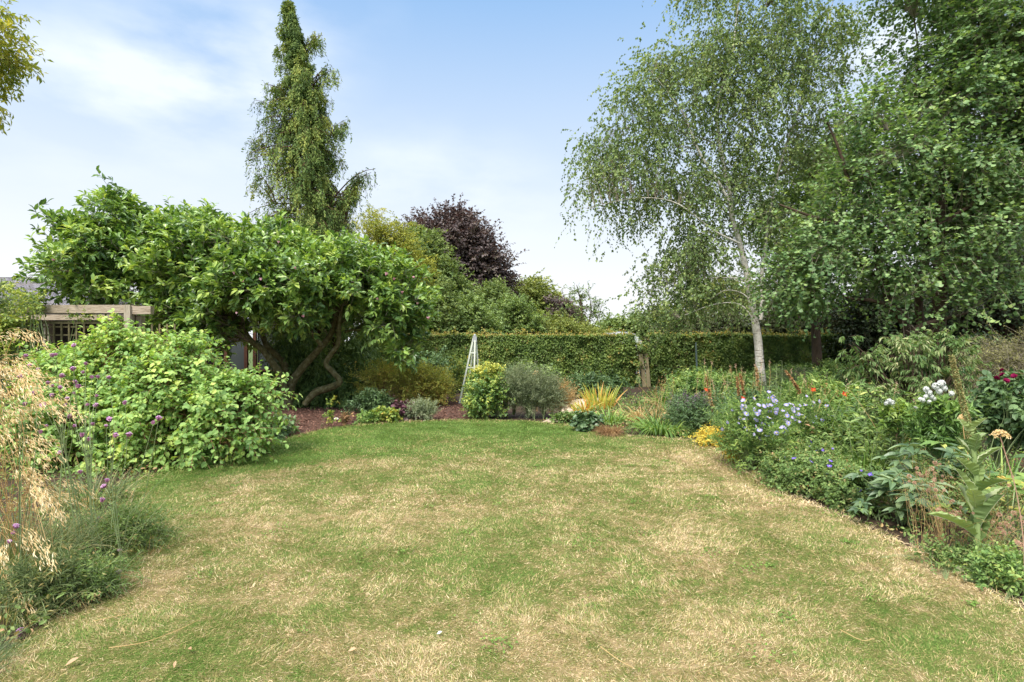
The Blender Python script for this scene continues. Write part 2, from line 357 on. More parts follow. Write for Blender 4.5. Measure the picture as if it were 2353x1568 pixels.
M['oak'] = barkmat('weathered oak', (.20, .15, .10), (.42, .34, .25), (1.2, 9, 9), .5, (.55, .47, .37))
M['oakv'] = barkmat('weathered oak post', (.20, .16, .11), (.42, .36, .27), (9, 9, 1.2), .5, (.55, .48, .38))
M['gatewood'] = barkmat('pale gate timber', (.22, .18, .10), (.38, .32, .20), (9, 9, 1.5), .4)
M['trelliswood'] = barkmat('mossy trellis lath', (.10, .09, .045), (.24, .20, .11), (6, 6, 3), .3)
M['darkwood'] = barkmat('dark stained board', (.02, .016, .013), (.05, .04, .032), (2, 2, 9), .3)
M['redwood'] = barkmat('red brown timber', (.09, .04, .028), (.19, .09, .06), (9, 9, 1.5), .3)
M['obelisk'] = barkmat('pale sage paint', (.58, .62, .52), (.74, .77, .68), (5, 5, 5), .2)
M['metal'] = plain('grey finial', (.42, .44, .46), .4)
M['film'] = leafmat('polytunnel film', [(.62, .64, .66), (.85, .87, .89)], .5, .3, .5, warm=(1, 1, 1))
M['bluegreyp'] = plain('grey blue stake', (.30, .38, .37), .6)
M['deadleaf'] = leafmat('fallen leaf', [(.45, .27, .15), (.62, .43, .27)], .2, .6, .3, jit=0, warm=(1, .9, .8))
M['stone'] = plain('white pebble', (.66, .63, .58), .7)

# slate roof
m, t, o = newmat('slate'); M['slate'] = m
tcn = nd(t, 'ShaderNodeTexCoord'); br = nd(t, 'ShaderNodeTexBrick'); br.inputs['Scale'].default_value = 1.0
br.inputs['Brick Width'].default_value = .30; br.inputs['Row Height'].default_value = .17; br.inputs['Mortar Size'].default_value = .014
br.inputs['Color1'].default_value = (.17, .16, .19, 1); br.inputs['Color2'].default_value = (.33, .31, .36, 1); br.inputs['Mortar'].default_value = (.04, .04, .045, 1)
nz = nd(t, 'ShaderNodeTexNoise'); nz.inputs['Scale'].default_value = 2.0; nz.inputs['Detail'].default_value = 8
t.links.new(tcn.outputs['UV'], br.inputs['Vector']); t.links.new(tcn.outputs['Object'], nz.inputs['Vector'])
cc = mixc(t, mth(t, 'MULTIPLY', mth(t, 'SUBTRACT', nz.outputs[0], .48), 3.0, clamp=True), br.outputs[0], (.24, .20, .16))
p = nd(t, 'ShaderNodeBsdfPrincipled'); p.inputs['Roughness'].default_value = .6
b = nd(t, 'ShaderNodeBump'); b.inputs['Strength'].default_value = .8; b.inputs['Distance'].default_value = .03; t.links.new(br.outputs['Fac'], b.inputs['Height']); b.invert = True
t.links.new(b.outputs[0], p.inputs['Normal']); t.links.new(cc, p.inputs['Base Color']); t.links.new(p.outputs[0], o.inputs[0])
# glass
m, t, o = newmat('greenhouse glass'); M['glass'] = m
p = nd(t, 'ShaderNodeBsdfPrincipled'); p.inputs['Base Color'].default_value = (.12, .14, .15, 1); p.inputs['Roughness'].default_value = .12; p.inputs['Transmission Weight'].default_value = .25
t.links.new(p.outputs[0], o.inputs[0])

# lawn colour: the same field drives the turf sheet and the blades on it
def lawn_color(t, jitter=None):
    ge = nd(t, 'ShaderNodeNewGeometry'); s = nd(t, 'ShaderNodeSeparateXYZ'); t.links.new(ge.outputs['Position'], s.inputs[0])
    cb = nd(t, 'ShaderNodeCombineXYZ'); t.links.new(s.outputs[0], cb.inputs[0]); t.links.new(s.outputs[1], cb.inputs[1])
    def nz(scale, det, off):
        mp_ = nd(t, 'ShaderNodeMapping'); mp_.inputs['Location'].default_value = (off, off * .7, 0); t.links.new(cb.outputs[0], mp_.inputs[0])
        n = nd(t, 'ShaderNodeTexNoise'); n.inputs['Scale'].default_value = scale; n.inputs['Detail'].default_value = det; n.inputs['Roughness'].default_value = .6
        t.links.new(mp_.outputs[0], n.inputs['Vector']); return n.outputs[0]
    X, Yv = s.outputs[0], s.outputs[1]
    # greener towards the far end and in an arc under the left-hand shrubs
    far = mth(t, 'MULTIPLY', mth(t, 'SUBTRACT', Yv, 6.9), .38, clamp=True)
    rim = mth(t, 'SUBTRACT', Yv, mth(t, 'MULTIPLY', mth(t, 'ADD', X, 4.2), 1.15)); rim = mth(t, 'MULTIPLY', mth(t, 'SUBTRACT', rim, 4.9), 1.2, clamp=True)
    far = mth(t, 'MULTIPLY', far, mth(t, 'SUBTRACT', 1.0, mth(t, 'MULTIPLY', mth(t, 'SUBTRACT', X, 1.2), .35, clamp=True)))
    g = mth(t, 'MAXIMUM', mth(t, 'MULTIPLY', far, .55), mth(t, 'MULTIPLY', rim, .5))
    f = mth(t, 'ADD', mth(t, 'MULTIPLY', nz(.85, 5, 5.3), .95), mth(t, 'MULTIPLY', nz(8.0, 6, 9.7), .75))
    f = mth(t, 'ADD', mth(t, 'SUBTRACT', f, .85), .50)
    f = mth(t, 'MULTIPLY', mth(t, 'SUBTRACT', f, .5), 1.75); f = mth(t, 'ADD', f, .45)
    f = mth(t, 'ADD', f, mth(t, 'MULTIPLY', mth(t, 'SUBTRACT', nz(28, 3, 1.7), .5), .55))
    dry = mth(t, 'MULTIPLY', mth(t, 'SUBTRACT', mth(t, 'SUBTRACT', X, mth(t, 'MULTIPLY', mth(t, 'SUBTRACT', 6.2, Yv), .25)), 1.3), .16, clamp=True)
    f = mth(t, 'ADD', mth(t, 'SUBTRACT', f, g), mth(t, 'MULTIPLY', dry, .8))
    if jitter is not None: f = mth(t, 'ADD', f, jitter)
    f = mth(t, 'ADD', f, 0, clamp=True)
    return ramp(t, f, [(.155, .26, .05, 0), (.21, .285, .065, .22), (.30, .305, .095, .42), (.47, .375, .165, .62), (.66, .49, .26, .82), (.80, .65, .42, 1)])
m, t, o = newmat('turf'); M['turf'] = m
p = nd(t, 'ShaderNodeBsdfPrincipled'); p.inputs['Roughness'].default_value = .9; p.inputs['Specular IOR Level'].default_value = .1
hs = nd(t, 'ShaderNodeHueSaturation'); hs.inputs['Value'].default_value = .45; t.links.new(lawn_color(t), hs.inputs['Color'])  # turf darkened for thatch gaps and for shadow between the blades
t.links.new(hs.outputs[0], p.inputs['Base Color']); t.links.new(p.outputs[0], o.inputs[0])
nz_ = nd(t, 'ShaderNodeTexNoise'); nz_.inputs['Scale'].default_value = 90; nz_.inputs['Detail'].default_value = 4
ge = nd(t, 'ShaderNodeNewGeometry'); t.links.new(ge.outputs['Position'], nz_.inputs['Vector'])
b = nd(t, 'ShaderNodeBump'); b.inputs['Strength'].default_value = .8; b.inputs['Distance'].default_value = .02; t.links.new(nz_.outputs[0], b.inputs['Height']); t.links.new(b.outputs[0], p.inputs['Normal'])
m, t, o = newmat('grass blade'); M['blade'] = m
at = nd(t, 'ShaderNodeAttribute', attribute_name='rnd')
c = lawn_color(t, mth(t, 'MULTIPLY', mth(t, 'SUBTRACT', at.outputs['Fac'], .5), 1.25))
hv = nd(t, 'ShaderNodeHueSaturation'); t.links.new(c, hv.inputs['Color'])
t.links.new(mth(t, 'ADD', mth(t, 'MULTIPLY', mth(t, 'FRACT', mth(t, 'MULTIPLY', at.outputs['Fac'], 7.31)), .80), .62), hv.inputs['Value']); c = hv.outputs[0]
p = nd(t, 'ShaderNodeBsdfPrincipled'); p.inputs['Roughness'].default_value = .55; p.inputs['Specular IOR Level'].default_value = .3; t.links.new(c, p.inputs['Base Color'])
tr = nd(t, 'ShaderNodeBsdfTranslucent'); t.links.new(c, tr.inputs[0]); mx = nd(t, 'ShaderNodeMixShader'); mx.inputs[0].default_value = .3
t.links.new(p.outputs[0], mx.inputs[1]); t.links.new(tr.outputs[0], mx.inputs[2]); t.links.new(mx.outputs[0], o.inputs[0])
M['soil'] = barkmat('bare soil', (.035, .022, .014), (.09, .06, .04), (6, 6, 6), .8)
M['mulch'] = barkmat('bark mulch', (.05, .025, .018), (.14, .075, .055), (10, 10, 10), .9)
M['chip'] = leafmat('bark chip', [(.06, .028, .02), (.15, .078, .055), (.26, .15, .11)], 0, .8, .2)
M['field'] = barkmat('field grass', (.05, .08, .02), (.10, .14, .035), (.6, .6, .6), .3)
M['pathm'] = barkmat('sandy stone', (.36, .28, .2), (.58, .48, .37), (4, 4, 4), .3)

# ------------------------------------------------------------------ ground
def sheet(name, pts, zz, mat, kind='structure', thick=0):
    bm = bmesh.new(); vs = [bm.verts.new((x, y, zz)) for x, y in pts]; f = bm.faces.new(vs)
    if f.normal.z < 0: f.normal_flip()
    bmesh.ops.triangulate(bm, faces=bm.faces[:])
    me = bpy.data.meshes.new(name); bm.to_mesh(me); bm.free(); me.materials.append(mat)
    o = bpy.data.objects.new(name, me); COL.objects.link(o); o['kind'] = kind; return o
sheet('ground', [(-1500, -300), (1500, -300), (1500, 2500), (-1500, 2500)], -0.012, M['field'])
sheet('flower_bed', [(-16, -4), (20, -4), (22, 19.2), (-16, 19.2)], -0.006, M['soil'])
mul = [G(u, v)[:2] for u, v in ((520, 1040), (640, 1016), (760, 988), (900, 973), (1075, 968))] + [GX(1085, 12.6)[:2], GX(1040, 15.5)[:2], GX(860, 17.5)[:2], GX(520, 17.5)[:2], GX(430, 12)[:2]]
sheet('mulch_bed', [tuple(p) for p in mul], -0.001, M['mulch'])
edge = [(60, 1470), (150, 1395), (270, 1265), (300, 1180), (290, 1110), (470, 1062), (640, 1014), (760, 986), (900, 971), (1050, 966), (1200, 969), (1290, 977), (1360, 992), (1450, 1003), (1600, 1014), (1690, 1056), (1780, 1127), (1950, 1196), (2150, 1291), (2353, 1404)]
LAWN = [(-2.6, 2.0)] + [tuple(G(u, v)[:2]) for u, v in edge] + [(3.5, 2.4), (4.2, .5), (4.2, -3), (-4.4, -3)]
LAWN = np.array(LAWN)
sheet('lawn', [tuple(p) for p in LAWN], 0.003, M['turf'])
path = [G(1245, 970), G(1335, 976), G(1340, 948), G(1350, 932), G(1400, 915), G(1375, 912), G(1300, 922), G(1288, 948)]
sheet('path', [tuple(p[:2]) for p in path], 0.001, M['pathm'])
def inside(P, poly):
    x, y = P[:, 0], P[:, 1]; c = np.zeros(len(P), bool); n = len(poly)
    for i in range(n):
        x1, y1 = poly[i]; x2, y2 = poly[(i + 1) % n]
        with np.errstate(divide='ignore', invalid='ignore'):
            k = ((y1 > y) != (y2 > y)) & (x < (x2 - x1) * (y - y1) / (y2 - y1) + x1)
        c ^= k
    return c

# lawn blades
rng = rngs(); g = Geo()
for (y0, y1, dens, L0, w0) in ((1.7, 3.4, 30000, .027, .0022), (3.4, 5.2, 17000, .028, .0031), (5.2, 7.6, 8500, .030, .0046), (7.6, 11.3, 4600, .032, .0068)):
    xm = y1 * .95 + .6; n = int((y1 - y0) * 2 * xm * dens)
    P = np.stack([rng.uniform(-xm, xm, n), rng.uniform(y0, y1, n), np.zeros(n)], 1)
    jit = rng.normal(size=(n, 2)) * .035
    P = P[inside(P[:, :2] + jit, LAWN)]; P = P[np.abs(P[:, 0]) < P[:, 1] * .95 + .5]
    n = len(P); th = vnoise(P[:, 0], P[:, 1], 9, 3); P = P[rng.random(n) < .45 + .8 * th]; n = len(P)
    big = vnoise(P[:, 0], P[:, 1], 5, 8)
    dirn = vnoise(P[:, 0], P[:, 1], 2.5, 5) * 9; lean = rng.uniform(.2, 1.2, n)
    a = dirn + rng.normal(size=n) * 1.1
    D = np.stack([np.cos(a) * lean, np.sin(a) * lean, np.ones(n)], 1)
    L = L0 * rng.uniform(.4, 1.6, n) * (.65 + .8 * big)
    straps(g, P, D, L, w0 * rng.uniform(.6, 1.3, n), rng.uniform(.1, .6, n), 2, rng.random(n), rng=rng)
# shaggier fringe where the mower does not reach, and little clover clusters in the turf
for i in range(4, len(LAWN) - 4):
    a_, b_ = LAWN[i], LAWN[(i + 1) % len(LAWN)]; d_ = np.linalg.norm(b_ - a_); n = int(d_ * 650)
    t_ = rng.random(n)[:, None]; P = np.concatenate([a_ + (b_ - a_) * t_ + rng.normal(size=(n, 2)) * .05, np.zeros((n, 1))], 1); a = rng.uniform(0, 6.28, n)
    straps(g, P, np.stack([np.cos(a), np.sin(a), rng.uniform(.5, 1.6, n)], 1), rng.uniform(.03, .10, n), .0025 + .0005 * P[:, 1], rng.uniform(.2, .7, n), 3, rng.uniform(.2, 1.1, n), rng=rng)
n = 150; cc = np.stack([rng.uniform(-5, 5, n), rng.uniform(2, 9, n)], 1); cc = cc[inside(cc, LAWN)]
for c_ in cc:
    n = rng.integers(12, 60); P = np.concatenate([c_ + rng.normal(size=(n, 2)) * rng.uniform(.02, .08), np.full((n, 1), .02)], 1)
    leaves(g, T_OVAL, P, nrm(rng.normal(size=(n, 3)) * [1, 1, .3]), nrm(rng.normal(size=(n, 3)) * .4 + [0, 0, 1]), rng.uniform(.012, .022, n), rng.uniform(.009, .015, n), -.35 + .3 * rng.random(n))
# stray straw lying on the turf
n = 1500; P = np.stack([rng.uniform(-6, 5.5, n), rng.uniform(1.9, 9.5, n) , np.full(n, .012)], 1); P = P[inside(P[:, :2], LAWN)]; n = len(P)
a = rng.uniform(0, 6.28, n); D = np.stack([np.cos(a), np.sin(a), rng.uniform(.05, .35, n)], 1)
straps(g, P, D, rng.uniform(.03, .09, n), (.0012 + P[:, 1] * .00025) * rng.uniform(.6, 1.3, n), .25, 3, 1.1, rng=rng)
tag(g.obj('grass', M['blade']), 'short patchy lawn grass, straw coloured in dry areas', 'grass', kind='stuff')

# mulch chips
rng = rngs(); g = Geo(); MP = np.array([p for p in mul]); n = 26000
P = np.stack([rng.uniform(-9, 1, n), rng.uniform(8, 17.5, n), rng.uniform(.0, .02, n)], 1); P = P[inside(P[:, :2], MP)]; n = len(P)
a = rng.uniform(0, 6.28, n); D = np.stack([np.cos(a), np.sin(a), rng.normal(size=n) * .3], 1)
leaves(g, T_DIA, P, D, nrm(rng.normal(size=(n, 3)) * .5 + [0, 0, 1]), rng.uniform(.03, .08, n), rng.uniform(.012, .03, n), rng.random(n))
tag(g.obj('bark_chips', M['chip']), 'reddish brown bark mulch on the left bed', 'mulch', kind='stuff')

# ------------------------------------------------------------------ vegetation generators
def blob(u, v, ru, rv, Y, ry, w=1.0):
    c = W(u, v, Y); return (c[0], c[1], c[2], ru / FOC * Y, ry, rv / FOC * Y, w)
def anchors(rng, blobs, n, shell=.45, zmin=.05):
    Bb = np.array(blobs, float); pr = (Bb[:, 3] * Bb[:, 4] * Bb[:, 5]) ** (2 / 3) * Bb[:, 6]; pr /= pr.sum()
    k = rng.choice(len(Bb), n, p=pr); d = nrm(rng.normal(size=(n, 3))); rr = rng.random(n) ** shell
    # bumpy outline: the radius swells and shrinks over the surface
    ph = rng.uniform(0, 6.28, (len(Bb), 3))[k]
    bump_ = 1 + .10 * np.sin(d[:, 0] * 7 + ph[:, 0]) + .10 * np.sin(d[:, 2] * 8 + ph[:, 1]) + .07 * np.sin(d[:, 1] * 9 + ph[:, 2])
    P = Bb[k, :3] + d * Bb[k, 3:6] * (rr * bump_)[:, None]
    ok = P[:, 2] > zmin
    return P[ok], nrm(d / Bb[k, 3:6])[ok]
def voids(rng, A, wl, frac):
    # irregular open pockets through a crown
    v = np.zeros(len(A))
    for i in range(9):
        d = nrm(rng.normal(size=3)); v += np.sin(A @ d * (6.283 / (wl * rng.uniform(.7, 1.5))) + rng.uniform(0, 6.28))
    return v > np.quantile(v, frac)
def inset(blobs, TL):
    out = []
    for b_ in blobs:
        q = .42 * TL; out.append((b_[0], b_[1], b_[2], max(b_[3] - q, b_[3] * .5), max(b_[4] - q, b_[4] * .5), max(b_[5] - q, b_[5] * .5), b_[6]))
    return out
def clear_mask(A, lines, rad):
    # thin the growth that hangs in front of the named limbs
    ok = np.ones(len(A), bool); su, sv = A[:, 0] / A[:, 1], (A[:, 2] - EYE) / A[:, 1]
    for L in lines:
        lu, lv = L[:, 0] / L[:, 1], (L[:, 2] - EYE) / L[:, 1]
        d = np.hypot(su[:, None] - lu[None], sv[:, None] - lv[None]); j = d.argmin(1)
        ok &= ~((d.min(1) < rad / FOC) & (A[:, 1] < L[j, 1] + .1))
    return ok
def branch_curves(rng, nodes, A, lift=.12, K=6, sag=0.0, down=.7):
    nodes = np.asarray(nodes); S = np.empty_like(A)
    for i in range(0, len(A), 2000):
        a = A[i:i + 2000]; d = np.linalg.norm(a[:, None] - nodes[None], axis=2)
        c = d + down * np.maximum(0, nodes[None, :, 2] - a[:, None, 2] + .25 * d); S[i:i + 2000] = nodes[np.argmin(c, 1)]
    L = np.linalg.norm(A - S, axis=1, keepdims=True)
    Mid = (S + A) / 2 + rng.normal(size=A.shape) * L * .08 + np.array([0, 0, 1.]) * L * lift
    t = np.linspace(0, 1, K)[None, :, None]
    C = (1 - t) ** 2 * S[:, None] + 2 * t * (1 - t) * Mid[:, None] + t * t * A[:, None]
    C[:, 1:-1] += rng.normal(size=C[:, 1:-1].shape) * L[:, None] * .012
    return C, L[:, 0]
def foliage(fg, tg, A, O, rng, k=4, TL=.5, per=8, LL=.08, LW=.04, out=.6, spread=.8, up=.2, droop=.2, ldroop=.2, nup=1.0, nj=.5, tm=T_DIA, side=.9, tw=.002, scat=.10, rlo=0., rhi=1., mi=0, tops=None, t0=.15, face_out=.5):
    n = len(A) * k
    A2 = np.repeat(A, k, 0); O2 = np.repeat(O, k, 0); cl_ = np.repeat(rng.random(len(A)), k)
    D = nrm(O2 * out + rng.normal(size=(n, 3)) * spread * .6 + [0, 0, up]); L = TL * rng.uniform(.55, 1.25, n)
    S = A2 + rng.normal(size=(n, 3)) * scat
    def pt(t): return S[:, None] + D[:, None] * (L[:, None] * t)[..., None] + np.array([0, 0, -1.]) * (droop * L[:, None] * t ** 2)[..., None]
    if tg is not None:
        t = np.broadcast_to(np.array([0, .5, 1.]), (n, 3)); tubes(tg, pt(t), np.broadcast_to([tw, tw * .8, tw * .5], (n, 3)), 3)
    t = (np.linspace(t0, 1, per)[None] + rng.normal(size=(n, per)) * .03); Pq = pt(t)
    T = nrm(D[:, None] + np.array([0, 0, -1.]) * (2 * droop * t)[..., None])
    s = np.cross(T, rng.normal(size=(n, per, 3)) + np.array([0, 0, 1.2])); s = nrm(s) * np.where((np.arange(per) % 2)[None, :, None] == 0, 1, -1)
    LD = nrm(T * .7 + s * side + rng.normal(size=s.shape) * .22 + np.array([0, 0, -ldroop]))
    N = nrm(rng.normal(size=s.shape) * nj + np.array([0, 0, nup]) + O2[:, None] * face_out)
    P = Pq.reshape(-1, 3); ok = P[:, 2] > .01
    r = np.clip(np.repeat(cl_, per) * .45 + rng.random(n * per) * .55, 0, 1) * (rhi - rlo) + rlo
    ll = LL * rng.uniform(.65, 1.2, n * per)
    leaves(fg, tm, P[ok], LD.reshape(-1, 3)[ok], N.reshape(-1, 3)[ok], ll[ok], (LW / LL * ll)[ok], r[ok], mi)
def limb(pts, Y, k=4):
    """pts: (u, v, radius[, dY]) in the survey frame at depth Y"""
    P = np.array([list(W(p[0], p[1], Y + (p[3] if len(p) > 3 else 0))) + [p[2]] for p in pts]); return smooth_line(P, k)
def tree(name, label, cat, base, limbs, blobs, n, leafm, barkm, group=None, shell=.45, bk=.012, lift=.12, showbr=1.0, br_sag=0, trunk_sides=9, zmin=.05, clear=None, gaps=None, branchm=None, **fk):
    rng = rngs(); T = thing(name, label, cat, base, group)
    tg = Geo(); nodes = []
    for L in limbs:
        tubes(tg, L[:, :3], L[:, 3], trunk_sides); nodes.append(L[1:, :3] if len(L) > 2 else L[:, :3])
    tg.obj('trunk', barkm, T, smooth=True)
    nodes = np.concatenate(nodes)
    A, O = anchors(rng, inset(blobs, fk.get('TL', .5)), n, shell, zmin)
    if gaps: q = voids(rng, A, *gaps); A, O = A[q], O[q]
    if clear: q = clear_mask(A, clear[0], clear[1]); A, O = A[q], O[q]
    C, L = branch_curves(rng, nodes, A, lift)
    bg_ = Geo(); keep = rng.random(len(A)) < showbr
    rad = (bk * np.clip(L, .3, 3))[:, None] * np.linspace(1, .25, C.shape[1])[None]
    tubes(bg_, C[keep], rad[keep], 4)
    fg = Geo(); foliage(fg, bg_, A, O, rng, **fk)
    bg_.obj('branches', branchm or barkm, T)
    fg.obj('crown', leafm, T)
    return T
def shrub(name, label, cat, base, blobs, n, leafm, stemm, nbase=6, bw=.3, group=None, shell=.5, bk=.006, lift=.1, zmin=.03, gap_wl=None, **fk):
    rng = rngs(); base = np.asarray(base, float); T = thing(name, label, cat, base, group)
    A, O = anchors(rng, inset(blobs, fk.get('TL', .5)), int(n * 1.2), shell, zmin)
    q = voids(rng, A, gap_wl or max(.22, 1.1 * float(np.mean([b_[3] for b_ in blobs]))), .24); A, O = A[q], O[q]
    nodes = base + np.stack([rng.normal(size=nbase) * bw, rng.normal(size=nbase) * bw * .6, np.zeros(nbase)], 1)
    C, L = branch_curves(rng, nodes, A, lift, down=.1)
    sg = Geo(); rad = (bk * np.clip(L, .2, 2))[:, None] * np.linspace(1, .3, C.shape[1])[None]; tubes(sg, C, rad, 4)
    fg = Geo(); foliage(fg, sg, A, O, rng, **fk)
    sg.obj('stems', stemm, T); fg.obj('foliage', leafm, T)
    return T, A, O, rng
def clump(name, label, cat, base, n, L, wd, mat, spread=.7, droop=.5, rad=.12, nseg=6, group=None, up=1.0, rlo=0, rhi=1, bias=(0, 0), part='leaves'):
    rng = rngs(); base = np.asarray(base, float); g = Geo(); a = rng.uniform(0, 6.28, n); q = np.sqrt(rng.random(n))
    P = base + np.stack([np.cos(a) * q * rad, np.sin(a) * q * rad, np.zeros(n)], 1); s = rng.random(n) ** .6 * spread
    D = np.stack([np.cos(a) * s + bias[0] + rng.normal(size=n) * .12, np.sin(a) * s + bias[1] + rng.normal(size=n) * .12, np.full(n, up)], 1)
    straps(g, P, D, L * rng.uniform(.55, 1.1, n), wd * rng.uniform(.7, 1.2, n), droop * rng.uniform(.4, 1.3, n), nseg, rlo + (rhi - rlo) * rng.random(n), rng=rng)
    o = g.obj(name, mat, origin=base); tag(o, label, cat, group); return o
def flower_copies(T, variants, pts, rng, name, smin=.85, smax=1.15, tilt=.4, face=0.):
    o0 = np.array(T['_o'])
    for i, p in enumerate(pts):
        o = bpy.data.objects.new(name, variants[i % len(variants)]); COL.objects.link(o); o.parent = T
        o.location = tuple(np.asarray(p) - o0); s = rng.uniform(smin, smax); o.scale = (s, s, s)
        o.rotation_euler = (rng.normal() * tilt + face, rng.normal() * tilt, rng.uniform(0, 6.28) if face == 0 else rng.normal() * .3)
def pick_out(A, O, rng, n, cond):
    k = np.where(cond(A, O))[0]; k = rng.permutation(k)[:n]; return A[k] + O[k] * .06
def blossom(npet, rad, wd, mats, name, cup=.15, centre=.3, r=None, rows=1):
    g = Geo(); rg = np.random.default_rng(npet * 7 + int(rad * 1e4))
    for q in range(rows):
        a = np.linspace(0, 6.28, npet, endpoint=False) + q * .3; n = npet
        D = np.stack([np.cos(a), np.sin(a), np.full(n, cup + q * .4)], 1)
        leaves(g, T_OVAL, np.zeros((n, 3)) + [0, 0, .001 * q], D, np.tile([0, 0, 1.], (n, 1)), rad * rg.uniform(.85, 1.1, n), wd, rg.random(n))
    if centre:
        th = np.linspace(0, 6.28, 6, endpoint=False); c = centre * rad
        V = [[math.cos(x) * c, math.sin(x) * c, .002] for x in th] + [[0, 0, c * .8 + .002]]
        g.add(V, [[i, (i + 1) % 6, 6] for i in range(6)], .9, 1)
    return g.mesh(name, mats)

# ------------------------------------------------------------------ far background trees
def simple_limbs(u, vb, vt, Y, r, lean=0): return [limb([(u, vb, r), (u + lean * .5, (vb + vt) / 2, r * .7), (u + lean, vt, r * .25)], Y)]
tree('copper_beech', 'large dark purple copper beech rising above the green trees behind the hedge', 'tree', GX(1060, 42), simple_limbs(1060, 828, 560, 42, .45),
     [blob(1040, 560, 75, 70, 42, 3.2), blob(1020, 610, 75, 80, 42, 3), blob(1090, 600, 70, 80, 42, 3), blob(1115, 650, 52, 60, 42, 2.5), blob(1130, 690, 45, 40, 42, 2), blob(975, 550, 45, 45, 42, 2), blob(1050, 510, 45, 28, 42, 2), blob(1150, 640, 22, 40, 42, 1), blob(1060, 700, 80, 60, 42, 3)],
     1100, M['beech'], M['brown_bark'], k=7, TL=1.1, per=12, LL=.22, LW=.15, scat=.35, droop=.15, tw=.008, showbr=.4)
tree('lime_tree', 'dull green lime tree in front of the copper beech, level with its left side', 'tree', GX(985, 32), simple_limbs(985, 848, 640, 32, .3),
     [blob(975, 600, 50, 60, 32, 2), blob(1010, 640, 55, 50, 32, 2), blob(960, 560, 30, 35, 32, 1.4), blob(1040, 670, 45, 35, 32, 1.6), blob(950, 660, 70, 60, 32, 2), blob(990, 560, 20, 25, 32, 1)],
     520, M['lime'], M['brown_bark'], k=6, TL=.7, per=11, LL=.17, LW=.11, scat=.22, droop=.3, tw=.005, showbr=.4)
tree('golden_robinia', 'yellow green feathery tree beside the tall conifer, left of the lime', 'tree', GX(905, 24), simple_limbs(905, 868, 600, 24, .16),
     [blob(890, 550, 40, 45, 24, 1), blob(935, 590, 40, 50, 24, 1), blob(960, 660, 40, 60, 24, 1), blob(925, 530, 30, 28, 24, .8), blob(855, 505, 30, 26, 24, .8), blob(975, 620, 22, 30, 24, .7), blob(900, 640, 60, 60, 24, 1.2), blob(850, 560, 40, 60, 24, 1)],
     330, M['yellowtree'], M['brown_bark'], k=6, TL=.55, per=11, LL=.11, LW=.055, scat=.18, droop=.3, tw=.004, showbr=.5)
tree('round_headed_tree', 'olive green tree with a rounded dome crown right of the copper beech', 'tree', GX(1225, 46), simple_limbs(1225, 826, 700, 46, .35),
     [blob(1220, 690, 50, 48, 46, 3), blob(1250, 720, 60, 50, 46, 3), blob(1290, 745, 40, 40, 46, 2.2), blob(1200, 730, 50, 45, 46, 3), blob(1300, 760, 50, 28, 46, 2.4)],
     700, M['roundtree'], M['brown_bark'], k=6, TL=.9, per=11, LL=.24, LW=.16, scat=.3, droop=.15, tw=.006, showbr=.3)
tree('thin_rowan', 'sparse small tree with see through crown between the dome tree and the gate', 'tree', GX(1338, 30),
     [limb([(1335, 852, .09), (1338, 770, .07), (1335, 700, .04), (1325, 655, .015)], 30), limb([(1338, 780, .05), (1358, 720, .03), (1352, 668, .012)], 30), limb([(1338, 760, .04), (1310, 720, .025), (1290, 665, .01)], 30), limb([(1338, 790, .04), (1370, 740, .02), (1385, 695, .01)], 30)],
     [blob(1325, 690, 28, 42, 30, .7), blob(1355, 700, 22, 45, 30, .7), blob(1300, 690, 18, 40, 30, .6), blob(1370, 725, 20, 35, 30, .6), blob(1335, 745, 35, 35, 30, .8), blob(1295, 730, 22, 30, 30, .6)],
     85, M['birch'], M['brown_bark'], k=3, TL=.5, per=8, LL=.11, LW=.075, scat=.08, droop=.1, up=.6, tw=.006)
tree('purple_plum_tree', 'small dull purple leaved tree behind the dome tree right edge', 'tree', GX(1305, 40), simple_limbs(1305, 834, 700, 40, .15),
     [blob(1290, 705, 22, 28, 40, 1), blob(1315, 730, 25, 35, 40, 1), blob(1322, 775, 18, 20, 40, 1)], 70, M['beech'], M['brown_bark'], k=6, TL=.7, per=9, LL=.22, LW=.14, scat=.3, tw=.006, showbr=.3)
for (u, ru, v, rv, lab) in ((1410, 32, 762, 22, 'distant rounded green tree seen left of the polytunnel end'), (1470, 45, 758, 30, 'distant green tree directly behind the polytunnel arch'), (1530, 50, 750, 40, 'distant dark tree behind the lowest birch foliage')):
    tree('distant_tree', lab, 'tree', GX(u, 75), simple_limbs(u, 811, v, 75, .4), [blob(u, v, ru, rv, 75, 3), blob(u - ru * .5, v + 15, ru * .7, rv * .8, 75, 3), blob(u + ru * .5, v + 14, ru * .7, rv * .8, 75, 3)],
         260, M['lime'] if u < 1500 else M['roundtree'], M['brown_bark'], group='far trees on the horizon', k=5, TL=1.3, per=8, LL=.45, LW=.32, scat=.5, tw=.01, showbr=.2)
